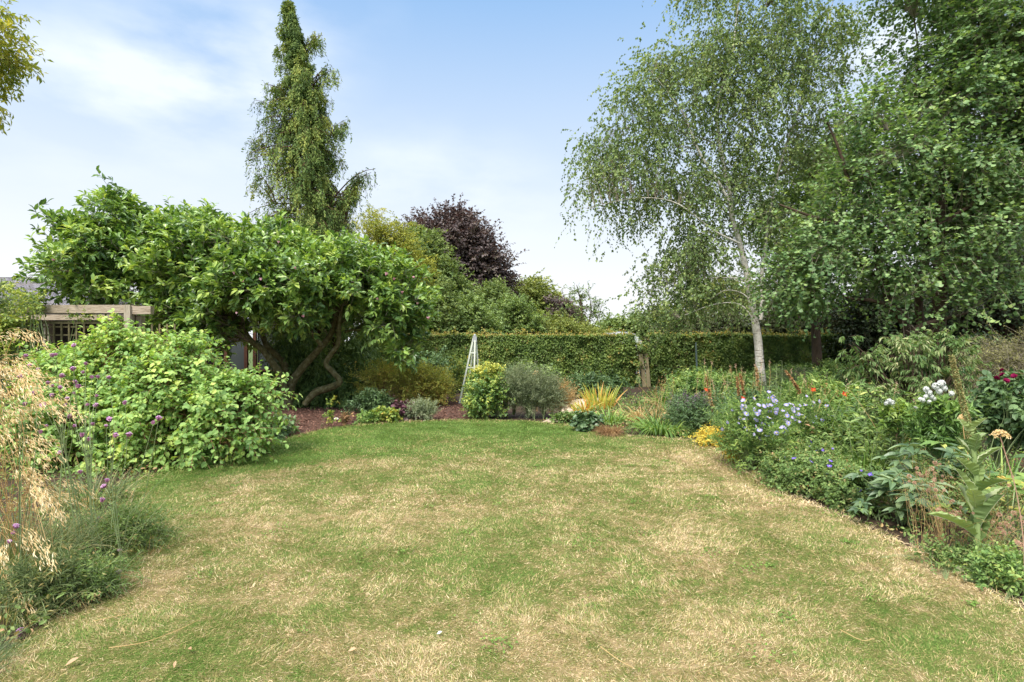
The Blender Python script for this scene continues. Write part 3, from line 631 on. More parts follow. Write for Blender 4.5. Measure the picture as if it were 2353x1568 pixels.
for i, (u, v, ru, rv, Y, mt, lab) in enumerate(((1080, 745, 75, 60, 25, 'laurel', 'fresh green shrub mass above the hedge behind the obelisk'), (1180, 740, 65, 50, 27, 'laurel', 'bright green shrub above the middle of the hedge'),
      (1000, 730, 60, 75, 24, 'lime', 'mid green shrub above the hedge just right of the magnolia'), (1270, 765, 60, 35, 28, 'roundtree', 'low olive green shrub above the hedge below the dome tree'), (1345, 780, 40, 12, 29, 'roundtree', 'low scrubby bush topping the hedge beneath the thin tree'), (1130, 690, 40, 30, 30, 'lime', 'taller grey green shrub in front of the beech foot'),
      (900, 740, 60, 80, 22, 'laurel', 'green shrub filling the space behind the magnolia right side'))):
    c = GX(u, Y)
    shrub('background_shrub', lab, 'shrub', c, [blob(u, v, ru, rv, Y, 1.1), blob(u - ru * .5, v + rv * .5, ru * .7, rv * .7, Y, 1), blob(u + ru * .5, v + rv * .45, ru * .7, rv * .7, Y, 1), blob(u + 8, v - rv * .6, ru * .4, rv * .5, Y, .7)],
          330, M[mt], M['brown_bark'], k=5, TL=.5, per=10, LL=.13, LW=.07, scat=.18, up=.5, tw=.004, group='shrubs behind the long hedge', bk=.01)

# ------------------------------------------------------------------ buildings on the left
T = thing('slate_roofed_barn', 'low barn with a hipped grey slate roof behind the pergola', 'building', GX(60, 16.5))
y0, y1 = 14.6, 21.0; x1 = (308 - UC) / FOC * y0; x0 = x1 - 9.5; ez = 2.26; rz = 3.55; yr = 17.8
xr1 = (70 - UC) / FOC * yr; xr0 = xr1 - 3.0
bm = bmesh.new(); uv = bm.loops.layers.uv.new('UVMap')
pts = dict(a=(x0, y0, ez), b=(x1, y0, ez), c=(x1, y1, ez), d=(x0, y1, ez), e=(xr0, yr, rz), f=(xr1, yr, rz - .0))
vv = {k: bm.verts.new(v) for k, v in pts.items()}
for q, ax in (('abfe', 0), ('bcf', 1), ('cdef', 0), ('dae', 1)):
    f = bm.faces.new([vv[k] for k in q])
    for l in f.loops:
        c = l.vert.co; l[uv].uv = (c.x if ax == 0 else c.y, math.hypot(c.z - ez, (c.y - y0) if ax == 0 else (c.x - x1)))
bmesh.ops.solidify(bm, geom=bm.faces[:], thickness=.06)
me = bpy.data.meshes.new('roof'); bm.to_mesh(me); bm.free(); me.materials.append(M['slate'])
o = bpy.data.objects.new('roof', me); COL.objects.link(o); o.parent = T; o.location = -Vector(T['_o'])
me.transform(__import__('mathutils').Matrix.Identity(4))
g = Geo(); box(g, ((x0 + x1) / 2, y0 + .03, ez - .10), (x1 - x0 - .05, .03, .14)); box(g, (x1 - .03, (y0 + y1) / 2, ez - .10), (.03, y1 - y0 - .2, .14)); g.obj('fascia', M['oak'], T)
g = Geo(); box(g, ((x0 + x1) / 2, y0 + 1.9, ez / 2 - .05), (x1 - x0 - .6, .1, ez - .12)); box(g, (x1 - .4, (y0 + y1) / 2 + .9, ez / 2 - .05), (.1, y1 - y0 - 2.6, ez - .14)); g.obj('wall', M['darkwood'], T)
for i in range(5):
    g = Geo(); box(g, (x1 - .35 - i * 2.1, y0 + .3, ez / 2 - .06), (.14, .14, ez - .12)); g.obj('post', M['oakv'], T)

# greenhouse of reddish timber behind the magnolia
T = thing('timber_greenhouse', 'small red brown timber and glass greenhouse seen under the magnolia', 'greenhouse', GX(610, 16.6))
gx = lambda u: (u - UC) / FOC * 16.4
for u in (520, 566, 586, 646, 690, 735):
    g = Geo(); bar(g, (gx(u), 16.4, 0), (gx(u), 16.4, 1.95), .09, .09); g.obj('post', M['redwood'], T)
g = Geo(); box(g, (gx(627), 16.45, .34), (gx(733) - gx(522), .08, .66)); g.obj('base_wall', M['darkwood'], T)
for a, b in ((522, 564), (588, 644), (648, 688), (692, 733)):
    g = Geo(); box(g, ((gx(a) + gx(b)) / 2, 16.46, 1.28), (gx(b) - gx(a) - .1, .012, 1.12)); g.obj('window_pane', M['glass'], T)
g = Geo(); box(g, (gx(627), 16.42, .705), (gx(740) - gx(515), .14, .05)); box(g, (gx(627), 16.42, 1.9), (gx(740) - gx(515), .1, .1)); g.obj('rail', M['redwood'], T)
g = Geo(); box(g, (gx(627), 17.5, 2.05), (gx(760) - gx(500), 2.5, .08)); g.obj('roof', M['darkwood'], T)
g = Geo(); box(g, (gx(627), 18.6, 1.0), (gx(740) - gx(515), .08, 2.0)); g.obj('rear_wall', M['darkwood'], T)

# pergola
PY = 11.5; px = lambda u: (u - UC) / FOC * PY
T = thing('oak_pergola', 'weathered oak pergola beam on a square post at the left', 'pergola', (px(296), PY, 0))
g = Geo(); box(g, ((px(-60) + px(292)) / 2, PY + .02, 2.195), (px(292) - px(-60), .13, .165)); g.obj('beam', M['oak'], T)
g = Geo(); box(g, ((px(303.5) + px(348)) / 2, PY + .03, 2.175), (px(348) - px(303.5), .12, .165)); g.obj('beam', M['oak'], T)
g = Geo(); box(g, (px(297), PY, 1.14), (.125, .14, 2.28)); g.obj('post', M['oakv'], T)
g = Geo(); box(g, (px(309), PY + .2, 1.04), (.10, .12, 2.06)); g.obj('post', M['oakv'], T)
g = Geo(); box(g, (px(20), PY, 1.05), (.125, .14, 2.1)); g.obj('post', M['oakv'], T)
g = Geo(); bar(g, (px(310), PY + .35, 2.18), (px(360), PY + 3.2, 2.22), .1, .14); g.obj('beam', M['oak'], T)
T = thing('trellis_panel', 'square lattice trellis panel under the pergola beam', 'trellis', (px(150), PY + .1, 0))
g = Geo()
for i in range(27): box(g, (px(-60) + i * .154, PY + .10, .95), (.032, .018, 1.9), r=.5)
for j in range(11): box(g, ((px(-60) + px(288)) / 2, PY + .122, .16 + j * .168), (px(288) - px(-60), .018, .032))
g.obj('lattice', M['trelliswood'], T)
g = Geo(); box(g, ((px(-60) + px(288)) / 2, PY + .11, 1.925), (px(288) - px(-60), .05, .05)); g.obj('top_rail', M['trelliswood'], T)
T, A, O, rng = shrub('climbing_rose', 'bright green climbing rose scrambling over the trellis and pergola beam', 'climber', GX(80, 11.3),
      [blob(20, 760, 60, 60, 11.2, .25), blob(60, 800, 60, 45, 11.2, .25), blob(60, 700, 60, 30, 11.25, .2), blob(230, 820, 90, 25, 11.2, .2), blob(180, 735, 40, 14, 11.3, .1, .5), blob(10, 670, 35, 25, 11.4, .2, .5), blob(250, 745, 30, 22, 11.3, .12, .6), blob(150, 860, 150, 60, 11.1, .3), blob(-60, 740, 60, 90, 11.1, .4)],
      460, M['rose'], M['stem'], k=4, TL=.28, per=8, LL=.062, LW=.04, scat=.05, tm=T_OVAL, nj=.6)
k = rng.permutation(len(A))[:9]
for i in k: g = Geo(); leaves(g, T_OVAL, np.tile(A[i] + [0, -.15, .03], (6, 1)), nrm(rng.normal(size=(6, 3))), nrm(rng.normal(size=(6, 3))), .035, .03, 1); g.obj('rose_hip', M['red'], T)

# ------------------------------------------------------------------ tall conifer
def conifer():
    rng = rngs(); Y0 = 16.0; base = GX(742, Y0)
    T = thing('weeping_cypress', 'tall narrow weeping cypress standing behind the magnolia', 'tree', base)
    tr = limb([(745, 935, .22), (742, 820, .19), (735, 700, .16), (722, 560, .13), (710, 400, .10), (700, 250, .07), (690, 120, .045), (672, 40, .02), (660, 4, .008)], Y0)
    tg = Geo(); tubes(tg, tr[:, :3], tr[:, 3], 9)
    for du, v0 in ((-45, 640), (38, 610), (-18, 560)):
        tubes(tg, *(lambda q: (q[:, :3], q[:, 3]))(limb([(745 + du * .3, 930, .12), (735 + du, 760, .10), (725 + du * .9, v0, .06), (715 + du * .6, v0 - 140, .02)], Y0 - .2)), 7)
    tg.obj('trunk', M['conbark'], T, smooth=True)
    bgm = Geo(); fg = Geo()
    # outline: v, left u, right u
    prof = np.array([(8, 655, 663), (60, 652, 680), (100, 646, 696), (150, 640, 715), (200, 628, 748), (250, 620, 765), (300, 597, 772), (350, 588, 782), (400, 584, 786), (450, 582, 800), (520, 580, 812), (600, 585, 815), (700, 590, 830), (800, 610, 840)])
    n = 620; vs = 8 + (780 - 8) * rng.random(n) ** .85; uc = np.interp(vs, tr_v, tr_u)
    lu = np.interp(vs, prof[:, 0], prof[:, 1]); ru = np.interp(vs, prof[:, 0], prof[:, 2])
    a = rng.uniform(0, 2 * np.pi, n); ca, sa = np.cos(a), np.sin(a)
    reach = np.where(ca > 0, ru - uc, uc - lu) / FOC * Y0; ry = (ru - lu) / 2 / FOC * Y0
    q = rng.uniform(.45, 1.08, n) + (rng.random(n) < .08) * .25
    S = np.stack([(uc - UC) / FOC * Y0, np.full(n, Y0), EYE - (vs - VC) / FOC * Y0], 1)
    E = S + np.stack([ca * reach * q, sa * ry * q, -reach * .10 + rng.normal(size=n) * .05], 1)
    # a few long limbs that leave the outline
    spec = [(850, 385, 760, 470), (846, 392, 770, 500), (835, 400, 780, 520), (800, 420, 770, 520), (625, 195, 680, 240), (617, 200, 690, 250), (770, 165, 720, 200), (760, 158, 715, 200), (582, 325, 640, 380), (598, 228, 650, 280), (648, 112, 680, 150), (644, 60, 668, 90), (790, 300, 740, 340), (584, 415, 640, 470), (792, 285, 750, 330), (735, 78, 700, 120), (728, 85, 700, 130), (825, 440, 790, 500), (838, 415, 790, 500)]
    S2 = np.array([W(c, d, Y0) for _, _, c, d in spec]); E2 = np.array([W(a_, b_, Y0 + rng.normal() * .3) for a_, b_, _, _ in spec])
    S2 = np.repeat(S2, 2, 0) + rng.normal(size=(len(S2) * 2, 3)) * .05; E2 = np.repeat(E2, 2, 0) + rng.normal(size=(len(E2) * 2, 3)) * .08
    S = np.concatenate([S, S2]); E = np.concatenate([E, E2]); n = len(S)
    L = np.linalg.norm(E - S, axis=1); Mid = (S + E) / 2 + np.array([0, 0, 1.]) * (L * .28 + .05)[:, None]
    t = np.linspace(0, 1, 6)[None, :, None]; C = (1 - t) ** 2 * S[:, None] + 2 * t * (1 - t) * Mid[:, None] + t * t * E[:, None]
    tubes(bgm, C, (.006 + .012 * L)[:, None] * np.linspace(1, .25, 6)[None], 4)
    # hanging strands along each branch
    K = 15; tt = rng.uniform(.30, 1.03, (n, K)); P = (1 - tt[..., None]) ** 2 * S[:, None] + 2 * tt[..., None] * (1 - tt[..., None]) * Mid[:, None] + tt[..., None] ** 2 * E[:, None]
    P = P.reshape(-1, 3) + rng.normal(size=(n * K, 3)) * .05; m = len(P)
    hl = rng.uniform(.12, .55, m) * np.repeat(np.clip(L / .9, .35, 1.2), K); per = 13
    t = np.linspace(0, 1, per)[None]; hd = rng.normal(size=(m, 3)) * .16; hd[:, 2] = -1
    out = np.repeat(nrm(E - S), K, 0); Q = P[:, None] + hd[:, None] * (hl[:, None] * t)[..., None] + out[:, None] * (.10 * np.sin(t * 3.1))[..., None] * hl[:, None, None] + rng.normal(size=(m, per, 3)) * .018
    tubes(bgm, Q[:, ::6], np.broadcast_to([.003, .002, .001], (m, 3)), 3)
    LD = nrm(rng.normal(size=(m, per, 3)) * .6 + np.array([0, 0, -.9]) + out[:, None] * .4); N = nrm(out[:, None] + rng.normal(size=(m, per, 3)) * .6 + np.array([0, -.2, .3]))
    r = np.clip(np.repeat(rng.random(n), K)[:, None] * .45 + np.repeat(rng.random(m)[:, None], per, 1) * .25 + rng.random((m, per)) * .4, 0, 1)
    ll = rng.uniform(.05, .105, m * per)
    leaves(fg, T_NEEDLE, Q.reshape(-1, 3), LD.reshape(-1, 3), N.reshape(-1, 3), ll, ll * .34, r.ravel())
    bgm.obj('branches', M['conbark'], T); fg.obj('crown', M['conifer'], T)
    # low skirt
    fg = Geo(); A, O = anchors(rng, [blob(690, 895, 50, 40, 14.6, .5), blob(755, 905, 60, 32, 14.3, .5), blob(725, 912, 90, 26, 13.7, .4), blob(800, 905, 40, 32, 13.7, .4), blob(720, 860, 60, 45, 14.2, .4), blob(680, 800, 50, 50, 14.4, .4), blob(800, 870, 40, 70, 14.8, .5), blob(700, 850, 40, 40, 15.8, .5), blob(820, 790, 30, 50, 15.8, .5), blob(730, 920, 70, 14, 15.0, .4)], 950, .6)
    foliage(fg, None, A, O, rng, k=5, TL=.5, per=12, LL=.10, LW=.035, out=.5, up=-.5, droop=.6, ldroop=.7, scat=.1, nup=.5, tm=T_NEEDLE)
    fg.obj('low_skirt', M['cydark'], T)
tr_v = np.array([4, 40, 120, 250, 400, 560, 700, 820]); tr_u = np.array([660, 672, 690, 700, 710, 722, 735, 742])
conifer()

# ------------------------------------------------------------------ magnolia
MY = 13.2
mag_limbs = [limb([(668, 948, .14), (664, 915, .125), (668, 885, .11), (682, 862, .095), (706, 832, .085), (736, 800, .075), (762, 765, .065), (775, 720, .065), (790, 660, .05), (820, 600, .03)], MY),
    limb([(700, 930, .07), (725, 902, .085), (755, 892, .085), (781, 878, .07), (765, 855, .062), (749, 836, .06), (762, 812, .055), (777, 790, .052), (779, 745, .048), (785, 690, .045), (760, 620, .03)], MY - .3),
    limb([(655, 900, .10), (640, 855, .085), (622, 828, .078), (600, 800, .07), (578, 785, .065), (540, 740, .075), (480, 700, .065), (430, 670, .055), (380, 645, .05), (325, 603, .04), (290, 560, .025), (240, 520, .015)], MY - .2),
    limb([(664, 880, .09), (652, 835, .08), (625, 808, .075), (608, 785, .065), (600, 740, .06), (590, 680, .06), (560, 600, .035), (520, 520, .018)], MY + .5),
    limb([(325, 603, .03), (300, 625, .022), (285, 640, .018), (255, 655, .012)], MY - .5),
    limb([(779, 745, .04), (792, 735, .035), (815, 722, .03), (880, 725, .025), (930, 740, .015)], MY),
    limb([(775, 770, .03), (820, 758, .028), (900, 770, .02), (940, 800, .012)], MY),
    limb([(785, 690, .045), (830, 640, .035), (880, 600, .02)], MY - .3), limb([(740, 795, .05), (700, 740, .045), (680, 660, .035), (660, 580, .02)], MY - .5)]
mag_blobs = [blob(335, 650, 75, 48, 13.2, .9), blob(395, 690, 65, 42, 12.9, .8), blob(345, 600, 80, 55, 12.8, 1), blob(230, 620, 90, 55, 13.4, .9), blob(520, 640, 90, 60, 13.4, 1.2), blob(760, 640, 90, 55, 13.6, 1.2), blob(215, 570, 110, 62, 12.6, 1.1), blob(175, 625, 75, 50, 12.2, .9), blob(265, 505, 60, 55, 12.8, .8), blob(258, 460, 24, 36, 12.8, .35, .8), blob(310, 560, 90, 75, 13.4, 1.2), blob(215, 672, 75, 32, 12.2, .7),
    blob(400, 555, 90, 65, 13.2, 1.2), blob(470, 540, 75, 55, 13.0, 1.1), blob(455, 620, 105, 75, 12.6, 1.2), blob(560, 590, 110, 65, 12.8, 1.4), blob(660, 590, 90, 55, 13.2, 1.3), blob(580, 670, 130, 62, 12.2, 1.1),
    blob(430, 725, 95, 48, 12.4, .8), blob(690, 650, 115, 62, 12.4, 1.3), blob(800, 620, 95, 55, 13.2, 1.4), blob(865, 665, 95, 55, 12.8, 1.3), blob(935, 690, 52, 75, 13.0, .9), blob(900, 735, 70, 52, 12.9, .8), blob(930, 795, 45, 48, 12.9, .6),
    blob(905, 625, 50, 28, 13.4, .8), blob(690, 722, 80, 45, 12.2, .8), blob(600, 760, 55, 28, 12.3, .4), blob(530, 745, 95, 48, 12.6, 1.2), blob(470, 770, 60, 40, 12.6, .8), blob(560, 700, 90, 50, 12.8, 1.2), blob(540, 735, 90, 38, 12.2, .7), blob(620, 728, 60, 40, 12.3, .6), blob(850, 715, 50, 55, 13.8, .9), blob(110, 510, 16, 22, 12.6, .3, .5), blob(405, 790, 50, 45, 12.8, .6, .6), blob(640, 545, 60, 25, 13.4, .8)]
T = tree('magnolia_tree', 'wide spreading magnolia with large glossy leaves and crooked mossy limbs', 'tree', W(668, 948, MY) * [1, 1, 0], mag_limbs, mag_blobs, 2500, M['magnolia'], M['magbark'], gaps=(.9, .15),
     shell=.42, bk=.009, lift=.10, k=5, TL=.30, per=8, LL=.165, LW=.074, out=.8, spread=.8, up=.6, droop=.0, ldroop=.15, nup=1.0, nj=.35, tm=T_OVAL, side=.75, tw=.005, scat=.10, branchm=M['paletwig'], t0=.35, clear=([l[l[:, 2] < 2.15] for l in mag_limbs[:4]], 30))
rng = rngs(); bud = []
for i in range(3):
    g = Geo(); n = 7; a = np.linspace(0, 6.28, n, endpoint=False); D = np.stack([np.cos(a) * .5, np.sin(a) * .5, np.ones(n)], 1)
    leaves(g, T_OVAL, np.zeros((n, 3)), D, np.stack([-np.cos(a), -np.sin(a), np.full(n, .3)], 1), (.055 + .01 * i), .035, rng.random(n)); bud.append(g.mesh('flower', M['pink']))
pts = [W(u, v, Y) for u, v, Y in ((543, 722, 11.0), (699, 730, 11.1), (886, 634, 11.4), (950, 640, 11.8), (924, 676, 12.0), (985, 735, 12.4), (958, 700, 12.4), (868, 690, 11.6), (538, 632, 11.2), (560, 650, 11.2), (600, 645, 11.0), (680, 620, 11.0), (120, 600, 11.2), (905, 645, 11.4), (640, 560, 11.7))]
flower_copies(T, bud, pts, rng, 'flower')

# ------------------------------------------------------------------ birch
BY = 14.0
bl = [limb([(1758, 960, .19), (1752, 900, .165), (1746, 840, .15), (1741, 780, .14), (1732, 725, .13), (1724, 680, .12), (1718, 640, .11), (1707, 590, .10), (1694, 540, .09), (1682, 500, .085), (1676, 440, .078), (1662, 380, .07), (1652, 320, .062), (1649, 250, .052), (1662, 190, .042), (1682, 130, .034), (1690, 60, .026), (1700, -30, .018), (1700, -120, .01)], BY),
    limb([(1747, 735, .075), (1752, 690, .075), (1750, 640, .07), (1757, 581, .062), (1764, 520, .055), (1780, 430, .05), (1808, 330, .045), (1836, 250, .04), (1862, 170, .03), (1890, 90, .02), (1915, 0, .012)], BY + .2),
    limb([(1680, 470, .05), (1645, 410, .045), (1612, 360, .04), (1590, 310, .034), (1575, 270, .028), (1542, 222, .02), (1500, 170, .012)], BY - .3),
    limb([(1700, 560, .035), (1640, 530, .028), (1560, 470, .022), (1490, 455, .018), (1420, 462, .012), (1350, 480, .006)], BY - .5),
    limb([(1655, 340, .035), (1630, 325, .03), (1560, 300, .02), (1490, 280, .014), (1420, 300, .008)], BY + .3),
    limb([(1720, 650, .03), (1690, 640, .025), (1620, 640, .018), (1550, 650, .01), (1490, 670, .006)], BY - .2),
    limb([(1735, 740, .025), (1700, 700, .02), (1640, 700, .015), (1560, 730, .008)], BY - .4),
    limb([(1760, 540, .035), (1740, 400, .03), (1728, 300, .028), (1720, 220, .02), (1740, 120, .014), (1760, 20, .01)], BY + .4),
    limb([(1690, 130, .02), (1640, 60, .015), (1610, 0, .01)], BY), limb([(1725, 690, .02), (1700, 672, .016), (1665, 668, .012), (1630, 690, .008)], BY - .3)]
bl = [l * [1, 1, 1, .70] for l in bl]
bb = [blob(1700, 60, 110, 90, BY, 1.6), blob(1620, 150, 110, 90, BY, 1.6), blob(1500, 150, 70, 70, BY, 1.1), blob(1450, 250, 80, 80, BY, 1.2), blob(1560, 280, 130, 100, BY, 1.8), blob(1390, 340, 75, 70, BY, 1.1), blob(1460, 400, 110, 90, BY, 1.5), blob(1360, 440, 55, 70, BY, .9), blob(1570, 430, 110, 100, BY, 1.7), blob(1700, 250, 130, 130, BY, 2.0), blob(1830, 130, 110, 130, BY, 1.8), blob(1940, 80, 45, 90, BY, .9), blob(1960, 180, 35, 50, BY, .8), blob(1860, 300, 90, 110, BY, 1.6),
    blob(1690, 430, 90, 110, BY, 1.8), blob(1600, 560, 90, 80, BY, 1.5), blob(1660, 620, 90, 70, BY, 1.3), blob(1580, 680, 90, 60, BY, 1.2), blob(1510, 640, 45, 55, BY, .9), blob(1490, 700, 30, 50, BY, .7), blob(1700, 700, 60, 40, BY, 1), blob(1560, 715, 75, 26, BY, 1.0), blob(1390, 500, 40, 45, BY, .6, .8), blob(1470, 500, 22, 45, BY, .5), blob(1780, 480, 70, 80, BY, 1.2), blob(1640, -60, 130, 80, BY, 1.6), blob(1820, -60, 120, 80, BY, 1.6), blob(1320, 470, 22, 30, BY, .4, .5)]
tree('birch_tree', 'tall silver birch with white trunk and airy hanging foliage right of the gate', 'tree', W(1758, 960, BY) * [1, 1, 0], bl, bb, 2700, M['birch'], M['birchbark'], gaps=(1.0, .46), clear=(bl[:3], 16),
     shell=.55, bk=.006, lift=.18, k=6, TL=.42, per=9, LL=.078, LW=.056, out=.5, spread=1.1, up=-.25, droop=.55, ldroop=.5, nup=.9, nj=.9, tw=.0018, scat=.24, branchm=M['paletwig'], face_out=.1)

# ------------------------------------------------------------------ right hand tree
KY = 11.5
kl = [limb([(2165, 900, .17), (2158, 820, .15), (2156, 740, .14), (2160, 675, .13), (2160, 600, .12), (2158, 520, .11), (2165, 430, .10), (2180, 350, .09), (2192, 314, .085), (2205, 234, .075), (2208, 140, .06), (2216, 60, .045), (2230, -40, .03), (2235, -130, .015)], KY),
    limb([(2125, 900, .12), (2094, 790, .11), (2079, 740, .10), (2050, 702, .09), (2028, 640, .08), (2005, 560, .06), (1960, 450, .045), (1930, 350, .03), (1900, 280, .015)], KY - .2),
    limb([(2140, 860, .09), (2115, 740, .08), (2112, 675, .08), (2130, 567, .075), (2135, 480, .065), (2120, 360, .05), (2100, 250, .035), (2110, 130, .02), (2100, 40, .01)], KY + .5),
    limb([(2095, 775, .06), (2110, 752, .055), (2150, 738, .04), (2220, 720, .02)], KY - .5), limb([(2050, 702, .04), (2000, 690, .035), (1950, 685, .02), (1900, 660, .01)], KY - .4),
    limb([(2160, 640, .05), (2230, 600, .045), (2290, 570, .04), (2320, 500, .03), (2330, 420, .02)], KY - .6), limb([(2192, 340, .05), (2150, 345, .045), (2100, 320, .03), (2040, 300, .015)], KY - .3),
    limb([(2205, 240, .04), (2270, 190, .035), (2340, 140, .02)], KY - .2), limb([(2158, 520, .05), (2220, 480, .04), (2300, 440, .03), (2380, 420, .02)], KY - .4), limb([(2005, 560, .05), (1940, 520, .04), (1870, 500, .03), (1790, 470, .015)], KY - .3),
    limb([(2135, 480, .05), (2080, 430, .04), (2020, 400, .03), (1940, 370, .015)], KY + .2), limb([(2028, 640, .04), (1950, 600, .03), (1870, 600, .02), (1800, 610, .01)], KY - .2)]
kb = [blob(2150, 60, 80, 80, KY, 1.2), blob(2090, 150, 60, 60, KY, 1.1), blob(2230, 130, 120, 110, KY, 1.8), blob(2330, 60, 90, 120, KY, 1.6), blob(2330, 260, 90, 120, KY, 1.6), blob(2140, 260, 130, 80, KY, 1.6), blob(2020, 250, 80, 45, KY, 1.2), blob(1950, 285, 50, 30, KY, .9), blob(2050, 370, 130, 55, KY - .3, 1.5),
    blob(1950, 440, 90, 45, KY - .2, 1.2), blob(2200, 400, 150, 60, KY - .5, 1.4), blob(2330, 430, 100, 70, KY - .5, 1.3), blob(2070, 500, 150, 40, KY - .5, 1.4), blob(1900, 510, 110, 35, KY - .3, 1.2), blob(1810, 490, 60, 30, KY, .9), blob(2250, 520, 130, 40, KY - .7, 1.2), blob(1880, 590, 100, 35, KY - .2, 1.1),
    blob(2020, 600, 110, 40, KY - .5, 1.2), blob(1990, 670, 90, 35, KY - .5, 1), blob(2150, 590, 60, 45, KY - .8, .9), blob(2270, 630, 110, 45, KY - .5, 1.1), blob(2080, 680, 60, 30, KY - .8, .8), blob(2200, 700, 60, 35, KY - .7, .8), blob(1850, 660, 90, 30, KY, 1), blob(2080, 750, 30, 22, KY - .8, .4), blob(2200, -80, 160, 90, KY, 1.8), blob(2420, 350, 90, 200, KY, 1.5), blob(2420, 100, 90, 200, KY, 1.5), blob(1790, 560, 50, 30, KY, .8), blob(2150, 480, 110, 110, KY + .8, 1.2), blob(1800, 640, 60, 30, KY, .8)]
tree('katsura_tree', 'big multi stemmed tree with dense tiers of round blue green leaves at the right', 'tree', GX(2150, KY), kl, kb, 2900, M['katsura'], M['brown_bark'], gaps=(1.5, .25), clear=([l[:40] for l in kl[:3]], 9),
     shell=.45, bk=.008, lift=.06, k=4, TL=.60, per=12, LL=.068, LW=.070, out=.8, spread=.8, up=.05, droop=.12, ldroop=.4, nup=1.1, nj=.35, tm=T_FAN, tw=.003, scat=.14, branchm=M['paletwig'])
# paler tree between birch and katsura
tree('field_maple', 'lighter yellow green tree filling the gap between the birch and the blue green tree', 'tree', GX(1860, 17), [limb([(1880, 900, .16), (1875, 780, .13), (1865, 650, .10), (1850, 500, .07), (1860, 380, .03)], 17), limb([(1870, 720, .08), (1810, 600, .05), (1790, 480, .02)], 17)],
     [blob(1850, 420, 90, 80, 17, 1.6), blob(1930, 360, 70, 70, 17, 1.4), blob(1800, 520, 80, 80, 17, 1.4), blob(1900, 540, 110, 100, 17, 1.8), blob(1850, 650, 120, 70, 17, 1.6)], 520, M['katsuray'], M['brown_bark'], k=5, TL=.6, per=10, LL=.10, LW=.08, scat=.2, tw=.004, showbr=.6)
# dark masses beyond the right hedge
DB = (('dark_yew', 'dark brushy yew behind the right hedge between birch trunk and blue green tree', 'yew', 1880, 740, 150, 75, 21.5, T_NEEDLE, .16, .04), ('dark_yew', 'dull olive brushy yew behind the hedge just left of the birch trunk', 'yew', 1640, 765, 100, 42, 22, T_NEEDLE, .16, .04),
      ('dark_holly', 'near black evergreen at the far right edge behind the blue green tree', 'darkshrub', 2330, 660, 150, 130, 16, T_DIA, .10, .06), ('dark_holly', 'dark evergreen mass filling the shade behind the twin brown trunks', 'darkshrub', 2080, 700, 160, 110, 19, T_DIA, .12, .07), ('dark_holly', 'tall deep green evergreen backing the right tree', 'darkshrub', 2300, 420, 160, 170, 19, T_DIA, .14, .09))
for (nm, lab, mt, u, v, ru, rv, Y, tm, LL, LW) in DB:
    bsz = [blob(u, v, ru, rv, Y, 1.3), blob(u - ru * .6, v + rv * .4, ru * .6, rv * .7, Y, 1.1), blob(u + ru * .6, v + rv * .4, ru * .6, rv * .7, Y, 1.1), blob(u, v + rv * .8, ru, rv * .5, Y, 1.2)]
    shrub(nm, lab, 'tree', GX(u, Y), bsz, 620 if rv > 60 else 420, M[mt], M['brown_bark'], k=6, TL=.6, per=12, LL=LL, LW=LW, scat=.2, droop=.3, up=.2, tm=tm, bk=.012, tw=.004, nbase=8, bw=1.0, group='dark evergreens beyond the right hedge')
tree('leaning_pine', 'dark leaning trunk and thin crown seen through the birch above the yew', 'tree', GX(1700, 24), [limb([(1722, 868, .22), (1702, 770, .2), (1690, 735, .18), (1680, 690, .12), (1650, 640, .06)], 24), limb([(1690, 745, .12), (1680, 760, .14), (1678, 800, .15)], 24)],
     [blob(1660, 680, 70, 40, 24, 1.5), blob(1720, 690, 60, 30, 24, 1.3), blob(1600, 700, 50, 35, 24, 1.3)], 150, M['roundtree'], M['darkwood'], k=5, TL=.6, per=9, LL=.14, LW=.07, scat=.2, tw=.005)

# top-left overhanging acer
T = tree('acer_tree', 'yellow green acer leaves hanging into the top left corner', 'tree', (-5.9, 4.6, 0), [smooth_line([(-5.9, 4.6, 0, .12), (-5.8, 4.6, 1.5, .10), (-5.6, 4.5, 2.6, .07), (-5.3, 4.5, 3.6, .04), (-4.8, 4.5, 4.0, .02)]), smooth_line([(-5.6, 4.5, 2.6, .05), (-5.2, 4.5, 3.2, .03), (-4.8, 4.5, 3.5, .012)])],
     [blob(-10, 95, 52, 48, 4.5, .35), blob(5, 130, 38, 24, 4.5, .25), blob(-40, 110, 50, 90, 4.5, .4), blob(-8, 245, 24, 20, 4.5, .15, .8), blob(-4, 175, 8, 6, 4.5, .1, .4), blob(-8, 20, 30, 30, 4.5, .3), blob(-60, 230, 40, 50, 4.5, .3)], 150, M['acer'], M['brown_bark'],
     k=4, TL=.10, per=5, LL=.055, LW=.020, out=.7, spread=.7, up=.0, droop=.3, ldroop=.35, scat=.03, tw=.0012, bk=.004, side=.8)
for i, (mu, mv) in enumerate(()): pass
# climbing shoot at the left above the roof
tree('elder_sapling', 'thin sapling with small sparse leaves above the left end of the roof', 'tree', GX(-40, 9.5), [limb([(-40, 1000, .03), (-30, 850, .025), (-15, 720, .015), (5, 640, .006)], 9.5)], [blob(5, 652, 22, 18, 9.5, .2), blob(-25, 660, 30, 25, 9.5, .2), blob(30, 700, 40, 20, 9.6, .2), blob(80, 690, 40, 18, 9.6, .2), blob(0, 720, 40, 20, 9.6, .2)], 46, M['rose'], M['stem'], k=3, TL=.2, per=6, LL=.055, LW=.035, scat=.03, tw=.002, tm=T_OVAL)

